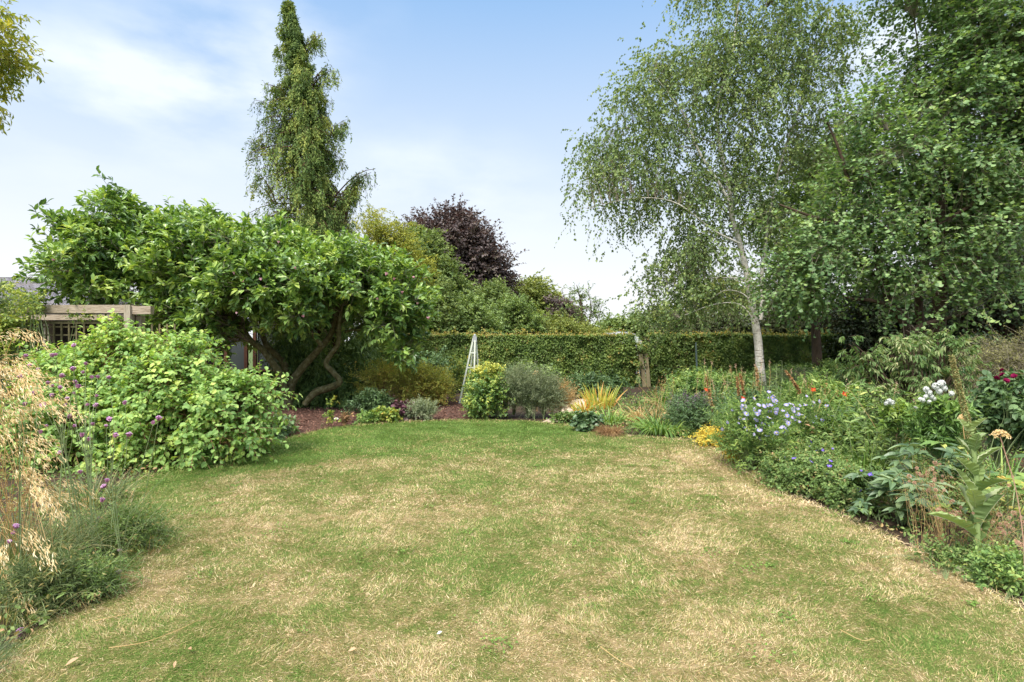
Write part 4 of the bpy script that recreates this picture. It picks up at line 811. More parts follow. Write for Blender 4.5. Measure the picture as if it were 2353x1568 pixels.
# ------------------------------------------------------------------ hedges
def hedge(name, label, x0, x1, Y, H, D, seed, nleaf, mat, slope=0, cat='hedge'):
    rng = rngs(); T = thing(name, label, cat, ((x0 + x1) / 2, Y + D / 2, 0)); g = Geo()
    n = nleaf; x = rng.uniform(x0, x1, n); f = rng.random(n)
    zt = H + slope * (x - (x0 + x1) / 2) + .05 * (vnoise(x, x * 0, 1.5, seed) - .5)
    y = Y + np.abs(rng.normal(size=n)) * .16 + (vnoise(x, rng.uniform(0, 1, n), 1.1, seed) - .5) * .05; zz = rng.random(n) ** .9 * zt
    k = rng.random(n) < .18; y = np.where(k, rng.uniform(Y, Y + D, n), y); zz = np.where(k, zt - np.abs(rng.normal(size=n)) * .05, zz)
    bulge = (vnoise(x, zz, 1.6, seed + 1) - .5) * .22 + (vnoise(x, zz, 5, seed + 2) - .5) * .10; y = y + bulge
    hole = vnoise(x, zz, 4.0, seed + 9) > .84
    P = np.stack([x, y, zz], 1); P = P[~(hole & (rng.random(n) < .75))]; n = len(P)
    O = np.tile([0, -1., .25], (n, 1)); top = P[:, 2] > H - .12; O[top] = [0, -.3, 1]
    Dl = nrm(rng.normal(size=(n, 3)) * .7 + [0, -.3, -.35]); N = nrm(O + rng.normal(size=(n, 3)) * .55)
    r = np.clip(.05 + .5 * rng.random(n) + .5 * (vnoise(P[:, 0], P[:, 2], 3, seed + 4) - .35), 0, .8) + (rng.random(n) < .05) * .3
    ll = rng.uniform(.05, .095, n); leaves(g, T_OVAL, P, Dl, N, ll, ll * .62, np.clip(r, 0, 1)); g.obj('foliage', mat, T)
    g = Geo(); n = int((x1 - x0) * 260); x = rng.uniform(x0, x1, n); P = np.stack([x, rng.uniform(Y - .02, Y + D * .8, n), H + slope * (x - (x0 + x1) / 2) + rng.normal(size=n) * .03], 1)
    P[:, 2] += (vnoise(x, x * 0, 1.5, seed) - .5) * .05
    ll = rng.uniform(.04, .085, n); leaves(g, T_OVAL, P, nrm(rng.normal(size=(n, 3)) * .6 + [0, 0, .5]), nrm(rng.normal(size=(n, 3)) * .5 + [0, -.4, 1]), ll, ll * .6, rng.random(n)); g.obj('top_growth', M['hedgetop'], T)
    g = Geo(); n = int((x1 - x0) * 9); x = rng.uniform(x0, x1, n); S_ = np.stack([x, rng.uniform(Y, Y + D * .5, n), np.full(n, H - .03)], 1); E_ = S_ + nrm(rng.normal(size=(n, 3)) * [.5, .5, .3] + [0, 0, 1]) * rng.uniform(.06, .22, (n, 1)); tubes(g, np.stack([S_, E_], 1), np.broadcast_to([.004, .002], (n, 2)), 3)
    fg_ = Geo(); foliage(fg_, None, E_, np.tile([0, 0, 1.], (n, 1)), rng, k=2, TL=.12, per=5, LL=.06, LW=.038, scat=.03, tm=T_OVAL); fg_.obj('stray_shoots', M['hedgetop'], T)
    n = int((x1 - x0) * 16); x = rng.uniform(x0, x1, n); y = rng.uniform(Y + .25, Y + D - .2, n); C = np.stack([np.stack([x + rng.normal(size=n) * .1 * q, y + rng.normal(size=n) * .08 * q, np.full(n, H * .93 * q)], 1) for q in (0, .33, .66, 1)], 1)
    tubes(g, C, np.broadcast_to([.03, .025, .02, .01], (n, 4)), 5); n = int((x1 - x0) * 200)
    S = np.stack([rng.uniform(x0, x1, n), rng.uniform(Y + .15, Y + D, n), rng.uniform(.1, H * .95, n)], 1); E = S + nrm(rng.normal(size=(n, 3)) + [0, -.5, .4]) * .45; E[:, 2] = np.clip(E[:, 2], .03, H - .04); tubes(g, np.stack([S, E], 1), np.broadcast_to([.012, .005], (n, 2)), 3)
    g.obj('stems', M['brown_bark'], T); return T
HY = 19.4
hx = lambda u: (u - UC) / FOC * HY
hedge('hornbeam_hedge', 'long clipped hornbeam hedge with yellow flat top left of the gate', hx(835), hx(1458), HY, 1.745, .75, 40, 105000, M['hedge'])
hedge('hornbeam_hedge', 'clipped hornbeam hedge with green top right of the gate, behind the birch trunk', hx(1497), hx(2500), HY, 1.745, .75, 60, 160000, M['hedge'], slope=-.003)
# ivy hump over the gate opening
shrub('gate_arch_growth', 'dark leafy hedge end growth overhanging the wooden gate', 'shrub', GX(1458, HY + .3), [blob(1462, 803, 32, 24, HY + .1, .3), blob(1450, 835, 26, 45, HY + .1, .3), blob(1478, 806, 26, 18, HY + .2, .3), blob(1470, 890, 30, 18, HY + .3, .3)], 170, M['hedge'], M['brown_bark'], k=5, TL=.22, per=8, LL=.07, LW=.045, scat=.06, tm=T_OVAL)
T = thing('garden_gate', 'narrow gate of two upright pale boards in the hedge gap', 'gate', GX(1478, HY - .05))
g = Geo(); bar(g, W(1481, 889, HY - .05), W(1472, 814, HY - .05), .135, .03); g.obj('board', M['gatewood'], T)
g = Geo(); bar(g, W(1491, 889, HY - .02), W(1484, 813, HY - .02), .125, .03); g.obj('board', M['gatewood'], T)
g = Geo(); bar(g, W(1452, 824, HY + .02), W(1494, 822, HY + .02), .03, .05); g.obj('rail', M['gatewood'], T)
g = Geo(); bar(g, W(1474, 893, HY + .04), W(1496, 893, HY + .04), .03, .07); g.obj('rail', M['darkwood'], T)
g = Geo(); bar(g, GX(1458, HY + .1), W(1455, 800, HY + .1), .09, .09); g.obj('gate_post', M['brown_bark'], T)
# polytunnel
T = thing('polytunnel', 'white plastic film polytunnel end showing above the hedge by the gate', 'polytunnel', GX(1450, 27))
g = Geo(); K = 22; cx_ = W(1440, 0, 27)[0]; rw = 46 / FOC * 27 * 1.0; hh = EYE - (763 - VC) / FOC * 27
a = np.linspace(0, np.pi, K); prof = np.stack([cx_ - np.cos(a) * rw, np.sin(a) ** .55 * hh], 1)
V = [[x, y_, z_] for y_ in (27, 29, 31, 33, 36) for x, z_ in prof]; F = [[j * K + i, j * K + i + 1, (j + 1) * K + i + 1, (j + 1) * K + i] for j in range(4) for i in range(K - 1)]
g.add(V, F, np.random.default_rng(5).random(len(F))); g.obj('film', M['film'], T, smooth=True)
g = Geo(); g.add([[x, 27.02, z_] for x, z_ in prof], [list(range(K))], .6); g.obj('end_panel', M['film'], T)
for y_ in (28.97, 32.97):
    g = Geo(); tubes(g, np.stack([prof[:, 0], np.full(K, y_), prof[:, 1] + .02], 1), np.full(K, .025), 6); g.obj('hoop', M['metal'], T)
T = thing('white_shed', 'pale flat roof edge just above the hedge beside the magnolia', 'shed', GX(1002, 26))
g = Geo(); box(g, (W(1002, 0, 26)[0], 27, .9), (.35, 1.6, 1.8)); g.obj('wall', M['darkwood'], T)
g = Geo(); box(g, (W(1002, 0, 26)[0], 27, 1.86), (.62, 1.9, .08)); g.obj('roof', M['stone'], T)

# ------------------------------------------------------------------ obelisk
OY = 14.2; ob = GX(1084, OY); T = thing('garden_obelisk', 'pale sage wooden plant obelisk in front of the hedge', 'obelisk', ob)
apex = W(1091, 777, OY); feet = []
for dx, dy in ((-.30, -.10), (.06, -.22), (.22, .12), (-.14, .22)):
    f = ob + [dx, dy, 0]; tpt = apex + [dx * .12, dy * .12, 0]; feet.append((f, tpt)); g = Geo(); bar(g, f, tpt, .038, .034); g.obj('leg', M['obelisk'], T)
for vv_ in (811, 845, 890):
    q = (EYE - (vv_ - VC) / FOC * OY) / apex[2]
    for i in range(4):
        a_, b_ = feet[i], feet[(i + 1) % 4]; g = Geo(); bar(g, a_[0] + (a_[1] - a_[0]) * q, b_[0] + (b_[1] - b_[0]) * q, .030, .016); g.obj('rail', M['obelisk'], T)
g = Geo(); box(g, apex + [0, 0, -.03], (.10, .10, .14)); tubes(g, [apex + [0, 0, .04], apex + [0, 0, .07], apex + [0, 0, .10]], np.array([.03, .035, .004]), 8); g.obj('finial', M['metal'], T)

T = thing('plant_stake', 'slim grey blue stake standing in front of the hedge right of the gate', 'stake', GX(1604, 15)); g = Geo(); bar(g, GX(1604, 15), W(1599, 787, 15), .035, .03); g.obj('stake', M['bluegreyp'], T)

# ------------------------------------------------------------------ left border plants
b = GX(370, 7.9)
T, A, O, rng = shrub('broadleaf_shrub', 'large rounded shrub with pale green heart shaped leaves at the left lawn edge', 'shrub', b,
   [blob(330, 950, 200, 105, 7.9, 1.1), blob(240, 865, 110, 65, 8.0, .9), blob(275, 815, 55, 60, 8.0, .5), blob(285, 775, 26, 32, 8.0, .3), blob(420, 880, 110, 62, 7.8, .9), blob(510, 935, 100, 65, 7.7, .8), blob(560, 1000, 75, 42, 7.4, .6), blob(400, 1020, 150, 50, 7.3, .7), blob(170, 960, 110, 90, 7.6, .8), blob(440, 815, 45, 30, 8.0, .5), blob(600, 905, 55, 24, 7.8, .4, .7), blob(210, 1040, 120, 42, 7.2, .6), blob(330, 1065, 60, 25, 7.0, .4), blob(150, 860, 60, 45, 8.1, .6), blob(360, 830, 60, 35, 8.0, .5)],
   2000, M['cornus'], M['redstem'], gap_wl=.75, k=4, TL=.40, per=9, LL=.074, LW=.053, out=.8, spread=.7, up=.2, droop=.30, ldroop=.5, nup=.9, nj=.3, tm=T_OVAL, side=1.0, tw=.003, scat=.06, bk=.008, nbase=9, bw=.4, shell=.42)
shrub('epimedium_patch', 'low dark leafed patch at the foot of the pale shrub beside the mulch', 'plant', G(640, 1008), [blob(640, 985, 40, 22, 9.3, .4), blob(590, 1000, 40, 18, 9.0, .35)], 90, M['herbd'], M['stem'], k=4, TL=.18, per=7, LL=.075, LW=.05, scat=.04, tm=T_OVAL, bk=.004)

def small(name, label, u, v, ru, h, mt, n=90, LL=.05, LW=.03, TL=.16, stem='stem', cat='plant', ry=None, k=4, per=7, tm=T_OVAL, up=.4, droop=.15, group=None, lift=0, nj=.5, scat=.04, spread=.7, **kw):
    """a mound whose foot is at (u, v) on the ground; ru in survey px, h metres"""
    c = G(u, v); Y = c[1]; rx = ru / FOC * Y; ry = ry or rx * .6
    c = c + [0, ry * .8, 0]
    return shrub(name, label, cat, c, [(c[0], c[1], h * .5 + lift, rx, ry, h * .52, 1), (c[0] - rx * .4, c[1], h * .35 + lift, rx * .6, ry * .9, h * .38, 1), (c[0] + rx * .45, c[1], h * .38 + lift, rx * .55, ry * .9, h * .38, 1)],
        n, M[mt], M[stem], k=k, TL=TL, per=per, LL=LL, LW=LW, scat=scat, tm=tm, up=up, droop=droop, bk=.004, tw=.0018, group=group, nj=nj, spread=spread, **kw)
small('spirea_bush', 'wide golden and rust tinted spirea under the right side of the magnolia', 905, 938, 105, 1.15, 'spirea', 420, .06, .022, .30, ry=.8, stem='redstem', cat='shrub', tm=T_DIA, per=11)
small('spirea_bush', 'yellow tipped spirea bush between the first spirea and the obelisk', 985, 935, 60, 1.0, 'spirea', 260, .055, .022, .28, ry=.6, stem='redstem', cat='shrub', tm=T_DIA, per=11)
small('euonymus_bush', 'rounded gold and green euonymus bush in front of the obelisk', 1116, 966, 55, 1.02, 'euonymus', 300, .058, .030, .2, ry=.5, cat='shrub', per=9)
small('euonymus_tips', 'bright yellow new growth crowning the euonymus bush', 1118, 962, 42, .38, 'goldtip', 90, .05, .028, .16, ry=.4, lift=.70, per=8, cat='shrub')
small('rosemary_bush', 'upright grey green rosemary bush to the right of the euonymus', 1198, 966, 48, 1.0, 'rosemary', 260, .055, .010, .42, ry=.45, up=1.3, tm=T_DIA, per=16, cat='shrub', nj=.9)
small('lavender_bush', 'grey lavender mound with dry stalks between rosemary and path', 1250, 966, 42, .85, 'rosemary', 210, .055, .009, .42, ry=.45, up=1.0, tm=T_DIA, per=16, cat='shrub', nj=.9)
small('catmint_mound', 'low silvery catmint mound at the lawn edge in the mulch bed', 962, 968, 42, .34, 'catmint', 150, .04, .012, .2, up=.9, tm=T_DIA, per=11)
small('heuchera_clump', 'small maroon leaved plant beside the catmint', 966 - 36, 966, 24, .28, 'heuchera', 50, .08, .06, .14, up=.5)
small('strawberry_patch', 'low light green leafy patch left of the maroon plant', 880, 972, 38, .22, 'herby', 70, .06, .045, .14)
small('ivy_sprawl', 'sprawling green creeper at the lawn edge below the spirea', 842, 975, 30, .16, 'herb', 50, .05, .035, .12)
for (u, v, h, mt, lab) in ((757, 985, .55, 'herby', 'young yellowing sapling in the mulch near the lawn edge'), (800, 972, .72, 'glauc', 'thin young shoot with grey green leaves in the mulch bed'), (790, 980, .3, 'brown', 'brown dried twiggy plant beside the grey green shoot')):
    small('young_plant', lab, u, v, 6, h, mt, 9, .05, .03, .09, ry=.04, up=.8, group='young plants in the mulch bed')
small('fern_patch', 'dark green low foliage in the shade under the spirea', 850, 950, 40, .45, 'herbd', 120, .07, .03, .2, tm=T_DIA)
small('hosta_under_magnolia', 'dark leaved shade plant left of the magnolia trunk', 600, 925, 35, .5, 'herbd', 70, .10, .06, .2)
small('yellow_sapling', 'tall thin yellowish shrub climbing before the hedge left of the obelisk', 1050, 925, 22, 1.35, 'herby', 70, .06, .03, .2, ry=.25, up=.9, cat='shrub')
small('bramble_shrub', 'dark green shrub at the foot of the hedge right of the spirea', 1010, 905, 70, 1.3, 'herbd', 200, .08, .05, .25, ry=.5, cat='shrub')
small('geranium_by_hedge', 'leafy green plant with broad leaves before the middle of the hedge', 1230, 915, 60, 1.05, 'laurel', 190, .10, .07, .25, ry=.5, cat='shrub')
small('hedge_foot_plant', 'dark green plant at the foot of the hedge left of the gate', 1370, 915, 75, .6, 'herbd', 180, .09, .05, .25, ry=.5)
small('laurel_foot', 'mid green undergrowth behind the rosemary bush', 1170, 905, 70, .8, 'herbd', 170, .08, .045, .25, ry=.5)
def stalk(name, label, pts, head_r, Y, cat='seed head', mt='oat', st='straw', nh=60, flat=.5, sw=.004, LLh=.012):
    """a dry flower stalk with a flat domed head; pts in survey px, last one is the head"""
    rng = rngs(); P = np.array([W(u, v, Y) for u, v in pts]); base = np.array([P[0][0], P[0][1], 0.]); T = thing(name, label, cat, base)
    line = smooth_line(np.vstack([base, P]), 4); g = Geo(); tubes(g, line, np.full(len(line), sw), 5); g.obj('stem', M[st], T)
    g = Geo(); a = rng.uniform(0, 6.28, nh); q = np.sqrt(rng.random(nh)) ; H = P[-1] + np.stack([np.cos(a) * q * head_r, np.sin(a) * q * head_r, (1 - q ** 2) * head_r * flat], 1)
    for j in range(4): leaves(g, T_OVAL, H, nrm(rng.normal(size=(nh, 3)) + [0, 0, .6]), nrm(rng.normal(size=(nh, 3)) + [0, -.5, .6]), LLh, LLh * .7, rng.random(nh))
    g.obj('flower_head', M[mt], T); return T
stalk('dry_allium', 'single dry round allium head on a thin stem in front of the hedge', [(1234, 905), (1233, 880), (1232, 862)], .09, 12.5, nh=70, flat=1.0, LLh=.025, sw=.008)

# foreground golden oat grass
def oats():
    rng = rngs(); base = np.array([-3.35, 3.75, 0.]); T = thing('golden_oat_grass', 'big clump of golden oat grass with drooping straw coloured heads at the left edge', 'ornamental grass', base)
    g = Geo(); n = 1500; a = rng.uniform(0, 6.28, n); q = np.sqrt(rng.random(n)) * .35; P = base + np.stack([np.cos(a) * q, np.sin(a) * q, np.zeros(n)], 1); s = rng.random(n) ** .7 * .9
    D = np.stack([np.cos(a) * s, np.sin(a) * s, np.ones(n)], 1) + rng.normal(size=(n, 3)) * .1
    straps(g, P, D, rng.uniform(.4, .95, n), .004, rng.uniform(.3, .9, n), 6, rng.random(n) * .9, rng=rng); g.obj('leaves', M['fine'], T)
    sg = Geo(); hg = Geo(); n = 56
    u = rng.uniform(-120, 95, n); v = rng.uniform(810, 1270, n); 
    lim = np.interp(v, [800, 850, 900, 960, 1050, 1150, 1270], [30, 70, 118, 105, 105, 140, 110]); u = np.minimum(u, lim - 38 + rng.normal(size=n) * 14)
    spec = [(60, 855), (90, 880), (125, 905), (40, 830), (20, 860), (95, 910), (128, 940), (20, 770), (55, 760), (80, 1120), (150, 1100), (150, 1330), (100, 1310), (55, 1350)]
    u = np.concatenate([u, [s_[0] - 20 for s_ in spec]]); v = np.concatenate([v, [s_[1] for s_ in spec]]); n = len(u)
    Yh = rng.uniform(3.0, 4.1, n); H = np.array([W(a_, b_, c_) for a_, b_, c_ in zip(u, v, Yh)])
    b0 = base + np.stack([rng.normal(size=n) * .16, rng.normal(size=n) * .14, np.zeros(n)], 1)
    mid = (b0 + H) / 2 + np.stack([np.zeros(n), np.zeros(n), .18 + .25 * rng.random(n)], 1); mid[:, :2] = b0[:, :2] * .65 + H[:, :2] * .35
    t = np.linspace(0, 1, 9)[None, :, None]; C = (1 - t) ** 2 * b0[:, None] + 2 * t * (1 - t) * mid[:, None] + t * t * H[:, None]
    tubes(sg, C, np.broadcast_to(np.linspace(.0022, .0012, 9), (n, 9)), 4)
    # panicle: axis continues and arches over, spikelets hang from fine threads
    ax = nrm(C[:, -1] - C[:, -2]) * [.6, .6, .35] + [.6, -.1, .08]; ax = nrm(ax); K = 62; tt = rng.random((n, K)); PL = rng.uniform(.18, .34, n)
    Q = H[:, None] + ax[:, None] * (PL[:, None] * tt)[..., None] + np.array([0, 0, -1.]) * (.55 * PL[:, None] * tt ** 2)[..., None]
    Q = Q + rng.normal(size=(n, K, 3)) * .013; dr = rng.uniform(.01, .05, (n, K)); E = Q + np.stack([rng.normal(size=(n, K)) * .012 + ax[:, None, 0] * .02, rng.normal(size=(n, K)) * .012, -dr], -1)
    LD = nrm(ax[:, None] * .7 + np.array([0, 0, -.75]) + rng.normal(size=(n, K, 3)) * .25)
    leaves(hg, T_DIA, E.reshape(-1, 3), LD.reshape(-1, 3), nrm(rng.normal(size=(n * K, 3))), rng.uniform(.024, .042, n * K), .0040, rng.random(n * K))
    axc = np.linspace(0, 1, 4)[None, :, None]; C2 = H[:, None] + ax[:, None] * PL[:, None, None] * axc + np.array([0, 0, -1.]) * .55 * PL[:, None, None] * axc ** 2; tubes(sg, C2, np.full((n, 4), .0009), 3)
    sg.obj('stems', M['straw'], T); hg.obj('seed_heads', M['oat'], T)
oats()
clump('arching_grass', 'green arching grass tuft behind the oat grass below the pale shrub', 'ornamental grass', (-4.0, 5.4, 0), 500, .50, .007, M['fine'], .9, .6, .25)
clump('green_grass_tuft', 'fine green grass tuft at the lower left edge beneath the oats', 'ornamental grass', (-2.85, 3.15, 0), 900, .36, .004, M['fine'], 1.0, .6, .3)
clump('dry_grass_tuft', 'mixed dry and green grass tuft around the verbena stems', 'ornamental grass', (-2.85, 3.78, 0), 700, .22, .004, M['mixed'], 1.0, .6, .30)
clump('corner_grass_tuft', 'dark green grass tuft in the bottom left corner', 'ornamental grass', (-2.65, 2.62, 0), 650, .26, .004, M['fine'], 1.1, .7, .26, rhi=.6)
clump('straw_tuft', 'thin straw tuft where the verbena meets the lawn', 'ornamental grass', (-2.75, 4.25, 0), 300, .30, .003, M['mixed'], .9, .5, .24)
clump('straw_tuft', 'short straw and green tuft at the bed edge below the straw heads', 'ornamental grass', (-3.2, 4.5, 0), 520, .5, .005, M['mixed'], .9, .5, .3)

small('weedy_herb', 'dark leafy weeds at the very left edge beneath the straw heads', 20, 1440, 70, .26, 'fine', 120, .045, .008, .16, ry=.25, per=9, tm=T_DIA)
small('weedy_herb', 'mixed green and brown weeds where the left bed meets the lawn', 150, 1400, 75, .15, 'mixed', 130, .03, .010, .16, ry=.22, per=9, tm=T_DIA)
small('weedy_herb', 'tangled dry and green growth around the verbena feet', 235, 1290, 75, .20, 'mixed', 150, .035, .009, .22, ry=.3, per=10, tm=T_DIA)
# verbena
rng = rngs(); vh = []
for i in range(3):
    g = Geo(); n = 34; a = rng.uniform(0, 6.28, n); q = np.sqrt(rng.random(n)); P = np.stack([np.cos(a) * q * .018, np.sin(a) * q * .018, (1 - q * q) * .010 + rng.normal(size=n) * .002], 1)
    for j in range(5):
        aa = a + j * 1.2566; leaves(g, T_DIA, P + [0, 0, .004], np.stack([np.cos(aa), np.sin(aa), np.full(n, .35)], 1), np.tile([0, 0, 1.], (n, 1)) + rng.normal(size=(n, 3)) * .3, .0062, .0045, np.clip(rng.random(n) * .9 + .1 * i, 0, 1))
    tubes(g, np.stack([P * .5 + [0, 0, -.014], P], 1), np.broadcast_to([.0012, .002], (n, 2)), 4, r=rng.random(n) * .3); vh.append(g.mesh('flower_head', M['verb']))
VH = [(60, 818), (69, 840), (88, 849), (47, 866), (120, 817), (128, 815), (170, 794), (168, 848), (191, 856), (197, 836), (142, 864), (211, 867), (225, 866), (250, 868), (172, 879), (179, 888), (120, 887), (138, 891), (120, 909), (170, 904), (155, 916), (222, 910), (100, 932), (151, 931), (200, 930), (221, 932), (288, 926), (58, 929), (161, 957), (171, 979), (213, 975), (244, 979), (252, 964), (265, 1001), (297, 999), (353, 972), (365, 962), (106, 979), (93, 993),
      (184, 1085), (239, 1118), (234, 1150), (226, 1192), (37, 1210), (30, 1225), (21, 1245), (275, 1265), (272, 1315), (245, 1105), (41, 1462), (48, 1450), (110, 880), (76, 905), (188, 1000), (140, 1040), (205, 1010)]
plants = [((60, 1330), 'left'), ((165, 1290), ''), ((225, 1265), ''), ((262, 1290), '')]
labs = ['purple verbena at the far left, its stems rising through the oat grass', 'purple verbena with the densest group of flower heads before the pale shrub', 'purple verbena with tall forked stems right of the densest one', 'purple verbena leaning furthest out over the lawn']
bases = [G(40, 1345), G(175, 1300), G(215, 1290), G(255, 1300)]
asg = [[], [], [], []]
for h in VH:
    u = h[0] + rng.normal() * 12; i = 0 if u < 85 or h[1] > 1400 else 1 if u < 165 else 2 if u < 232 else 3; asg[i].append(h)
for i in range(4):
    b0 = bases[i]; T = thing('verbena_plant', labs[i], 'flowering plant', b0, 'purple verbena plants by the oat grass'); sg = Geo(); pts = []
    for (u, v) in asg[i]:
        Y = b0[1] + rng.uniform(-.35, .3) if v < 1400 else 2.95; pts.append(W(u, v, Y))
    pts = np.array(pts); n = len(pts); nst = 4; forks = []
    for s in range(nst):
        q = pts[s::nst]
        if not len(q): continue
        c = q.mean(0); zf = min(max(c[2] * .68, .1), q[:, 2].min() - .02) if q[:, 2].min() > .15 else .04; fk_ = np.array([b0[0] * .4 + c[0] * .6, b0[1] * .4 + c[1] * .6, zf]); st = b0 + [rng.normal() * .07, rng.normal() * .05, 0]
        line = smooth_line([st, st * .6 + fk_ * .4 + [rng.normal() * .02, 0, 0], fk_], 4); tubes(sg, line, np.full(len(line), .0036), 5)
        for p_ in q:
            m1 = (fk_ + p_) / 2 + [rng.normal() * .02, rng.normal() * .02, -.03]; line = smooth_line([fk_, m1, p_], 4); tubes(sg, line, np.linspace(.0026, .0015, len(line)), 4)
    for s in range(5):   # bare dry side stems
        e = b0 + [rng.normal() * .3 + .12, rng.normal() * .25, rng.uniform(.25, .6)]; line = smooth_line([b0, (b0 + e) / 2 + [rng.normal() * .04, 0, .05], e], 4); tubes(sg, line, np.linspace(.0026, .001, len(line)), 4)
    sg.obj('stems', M['stem'], T); flower_copies(T, vh, pts, rng, 'flower_head', .62, 1.0, .35)

# ------------------------------------------------------------------ right border
c = G(1325, 955)
small('tan_grass_tuft', 'pale tan feathery grass beside the sandy path', 1292, 957, 20, .62, 'straw', 120, .06, .008, .4, tm=T_DIA, up=1.2, stem='straw', nj=.9)
clump('iris_clump', 'upright iris leaves turning yellow and orange in front of the hedge', 'plant', GX(1378, 13.0), 130, .78, .035, M['iris'], .55, .25, .30, rlo=.1, rhi=1, nseg=7)
clump('iris_clump', 'smaller half collapsed iris fan with orange tips next to the path', 'plant', GX(1340, 12.4), 60, .55, .03, M['iris'], .9, .4, .2, rlo=.2, bias=(-.2, 0))
clump('daylily_clump', 'green arching strap leaves in front of the turning iris', 'plant', G(1400, 975), 210, .62, .022, M['strap'], 1.0, .75, .22)
clump('daylily_clump', 'broad arching daylily leaves at the lawn edge left of the spent salvia', 'plant', G(1520, 996), 330, .70, .022, M['strap'], 1.1, .85, .30)
clump('daylily_clump', 'arching green leaves behind the collapsed straw foliage', 'plant', G(1560, 940), 260, .85, .025, M['strap'], .9, .6, .35)
clump('collapsed_daylily', 'flattened orange straw coloured dead leaves on the bed', 'plant', G(1475, 965), 330, .62, .018, M['straw'], 2.2, .5, .35, rlo=.1)
clump('collapsed_daylily', 'dead tan leaves lying beside the path near the gate', 'plant', G(1545, 938), 240, .6, .018, M['straw'], 1.8, .5, .3)
clump('brown_fountain_grass', 'small brown tufted grass mop at the lawn edge', 'ornamental grass', G(1400, 1000), 700, .42, .006, M['brown'], 1.0, .9, .12)
small('lady_mantle', 'low grey green leafed plant left of the brown grass mop', 1352, 992, 26, .3, 'glauc', 50, .08, .07, .12)
small('ground_ivy', 'thin low greenery between the path and brown mop', 1310, 975, 40, .14, 'mixed', 80, .05, .03, .1)
small('salvia_clump', 'bushy plant with spent purple grey flower spikes behind the lawn edge', 1605, 1005, 55, .62, 'herbd', 210, .05, .02, .22, ry=.5)
small('salvia_spikes', 'spent purple grey flower spikes standing over the bushy plant', 1600, 998, 48, .62, 'salvia', 110, .03, .016, .26, ry=.45, up=1.6, tm=T_DIA, per=18, side=1.3)
small('golden_marjoram', 'low mound of golden yellow flowering marjoram along the lawn edge', 1650, 1030, 48, .24, 'yellowfl', 190, .022, .016, .12, ry=.22, per=10)
small('golden_marjoram', 'small separate yellow tuft below the asters at the lawn edge', 1702, 1068, 16, .20, 'yellowfl', 60, .022, .016, .1, ry=.12, per=10)
# general green masses of the border
masses = [('border_shrub', 'green leafy shrub behind the straw foliage and right of the gate', 1620, 945, 80, .85, 'herb', .07, .04), ('border_shrub', 'light green bushy plant around the orange seed spikes', 1690, 950, 85, .75, 'herb', .06, .035), ('border_shrub', 'green bush at the foot of the birch trunk', 1760, 930, 95, .75, 'herb', .07, .03),
   ('border_shrub', 'feathery grey green grassy shrub right of the birch foot', 1850, 945, 90, .85, 'rosemary', .07, .008), ('border_shrub', 'green bush with reddish berries right of the birch before the hedge', 1870, 905, 100, .85, 'herb', .06, .035), ('border_shrub', 'yellow leaved shrub top in front of the dark hedge', 1950, 910, 70, .95, 'herb', .06, .035),
   ('border_perennial', 'dense daylily greenery below the scarlet flowers', 1920, 990, 95, .85, 'herb', .09, .02), ('border_perennial', 'leafy green perennials below the pale hanging shrub', 2030, 1010, 95, .72, 'herb', .09, .03), ('border_perennial', 'fresh green upright perennials left of the mullein spike', 2120, 1040, 85, .80, 'herb', .10, .035),
   ('border_perennial', 'loose green and brown perennials between asters and blue green leaves', 1990, 1080, 95, .42, 'mixed', .07, .03), ('border_perennial', 'dark undergrowth behind the aster clump', 1760, 1010, 80, .6, 'herbd', .07, .03)]
for (nm, lab, u, v, ru, h, mt, LL, LW) in masses:
    small(nm, lab, u, v, ru, h, mt, 340, LL, LW, .30, ry=.75, tm=T_DIA if LW < .032 else T_OVAL, per=9, up=.7, cat='shrub' if 'shrub' in nm else 'plant', group='green filler plants of the right border')
# asters
T, A, O, rng = small('aster_clump', 'bushy clump thick with lavender daisy flowers above the yellow marjoram', 1770, 1095, 92, .80, 'herb', 360, .055, .014, .24, ry=.55, tm=T_DIA, per=10, up=.9, cat='flowering plant')
ast = [blossom(13, .021 + .003 * i, .010, [M['lav'], M['yellowfl']], 'flower', .12, .28) for i in range(3)]
cnd = lambda A, O: (A[:, 2] > .30) & (O[:, 1] < .5)
flower_copies(T, ast, pick_out(A, O, rng, 100, lambda A, O: (A[:, 2] > .28) & (O[:, 1] < .3)) + [0, -.16, .17], rng, 'flower', .8, 1.35, .4, .7)
T, A, O, rng = small('aster_clump', 'looser aster plant with scattered lavender flowers right of the thick one', 1885, 1060, 80, .72, 'herb', 260, .055, .014, .24, ry=.5, tm=T_DIA, per=10, up=.9, cat='flowering plant')
flower_copies(T, ast, pick_out(A, O, rng, 40, cnd) + [0, -.10, .14], rng, 'flower', .9, 1.4, .4, .7)
# geranium ground cover
vio = [blossom(5, .018, .016, [M['violet'], M['white']], 'flower', .2, .2)]
gsp = [(1850, 1135, 60, 'trailing geranium with violet flowers spilling onto the lawn below the asters'), (1925, 1150, 60, 'low geranium patch with small violet flowers in the middle of the border edge'), (2000, 1185, 60, 'straggly geranium mat between lawn and blue green leaves'), (1905, 1100, 60, 'geranium mat with violet flowers behind the border edge')]
for (u, v, ru, lab) in gsp:
    T, A, O, rng = small('geranium_mat', lab, u, v, ru, .30, 'mixed', 300, .034, .022, .16, ry=.35, per=9, up=.4, cat='flowering plant', group='violet geranium mats at the border edge')
    flower_copies(T, vio, pick_out(A, O, rng, 10, lambda A, O: A[:, 2] > .12) + [0, -.05, .08], rng, 'flower', 1., 1.4, .4, .5)
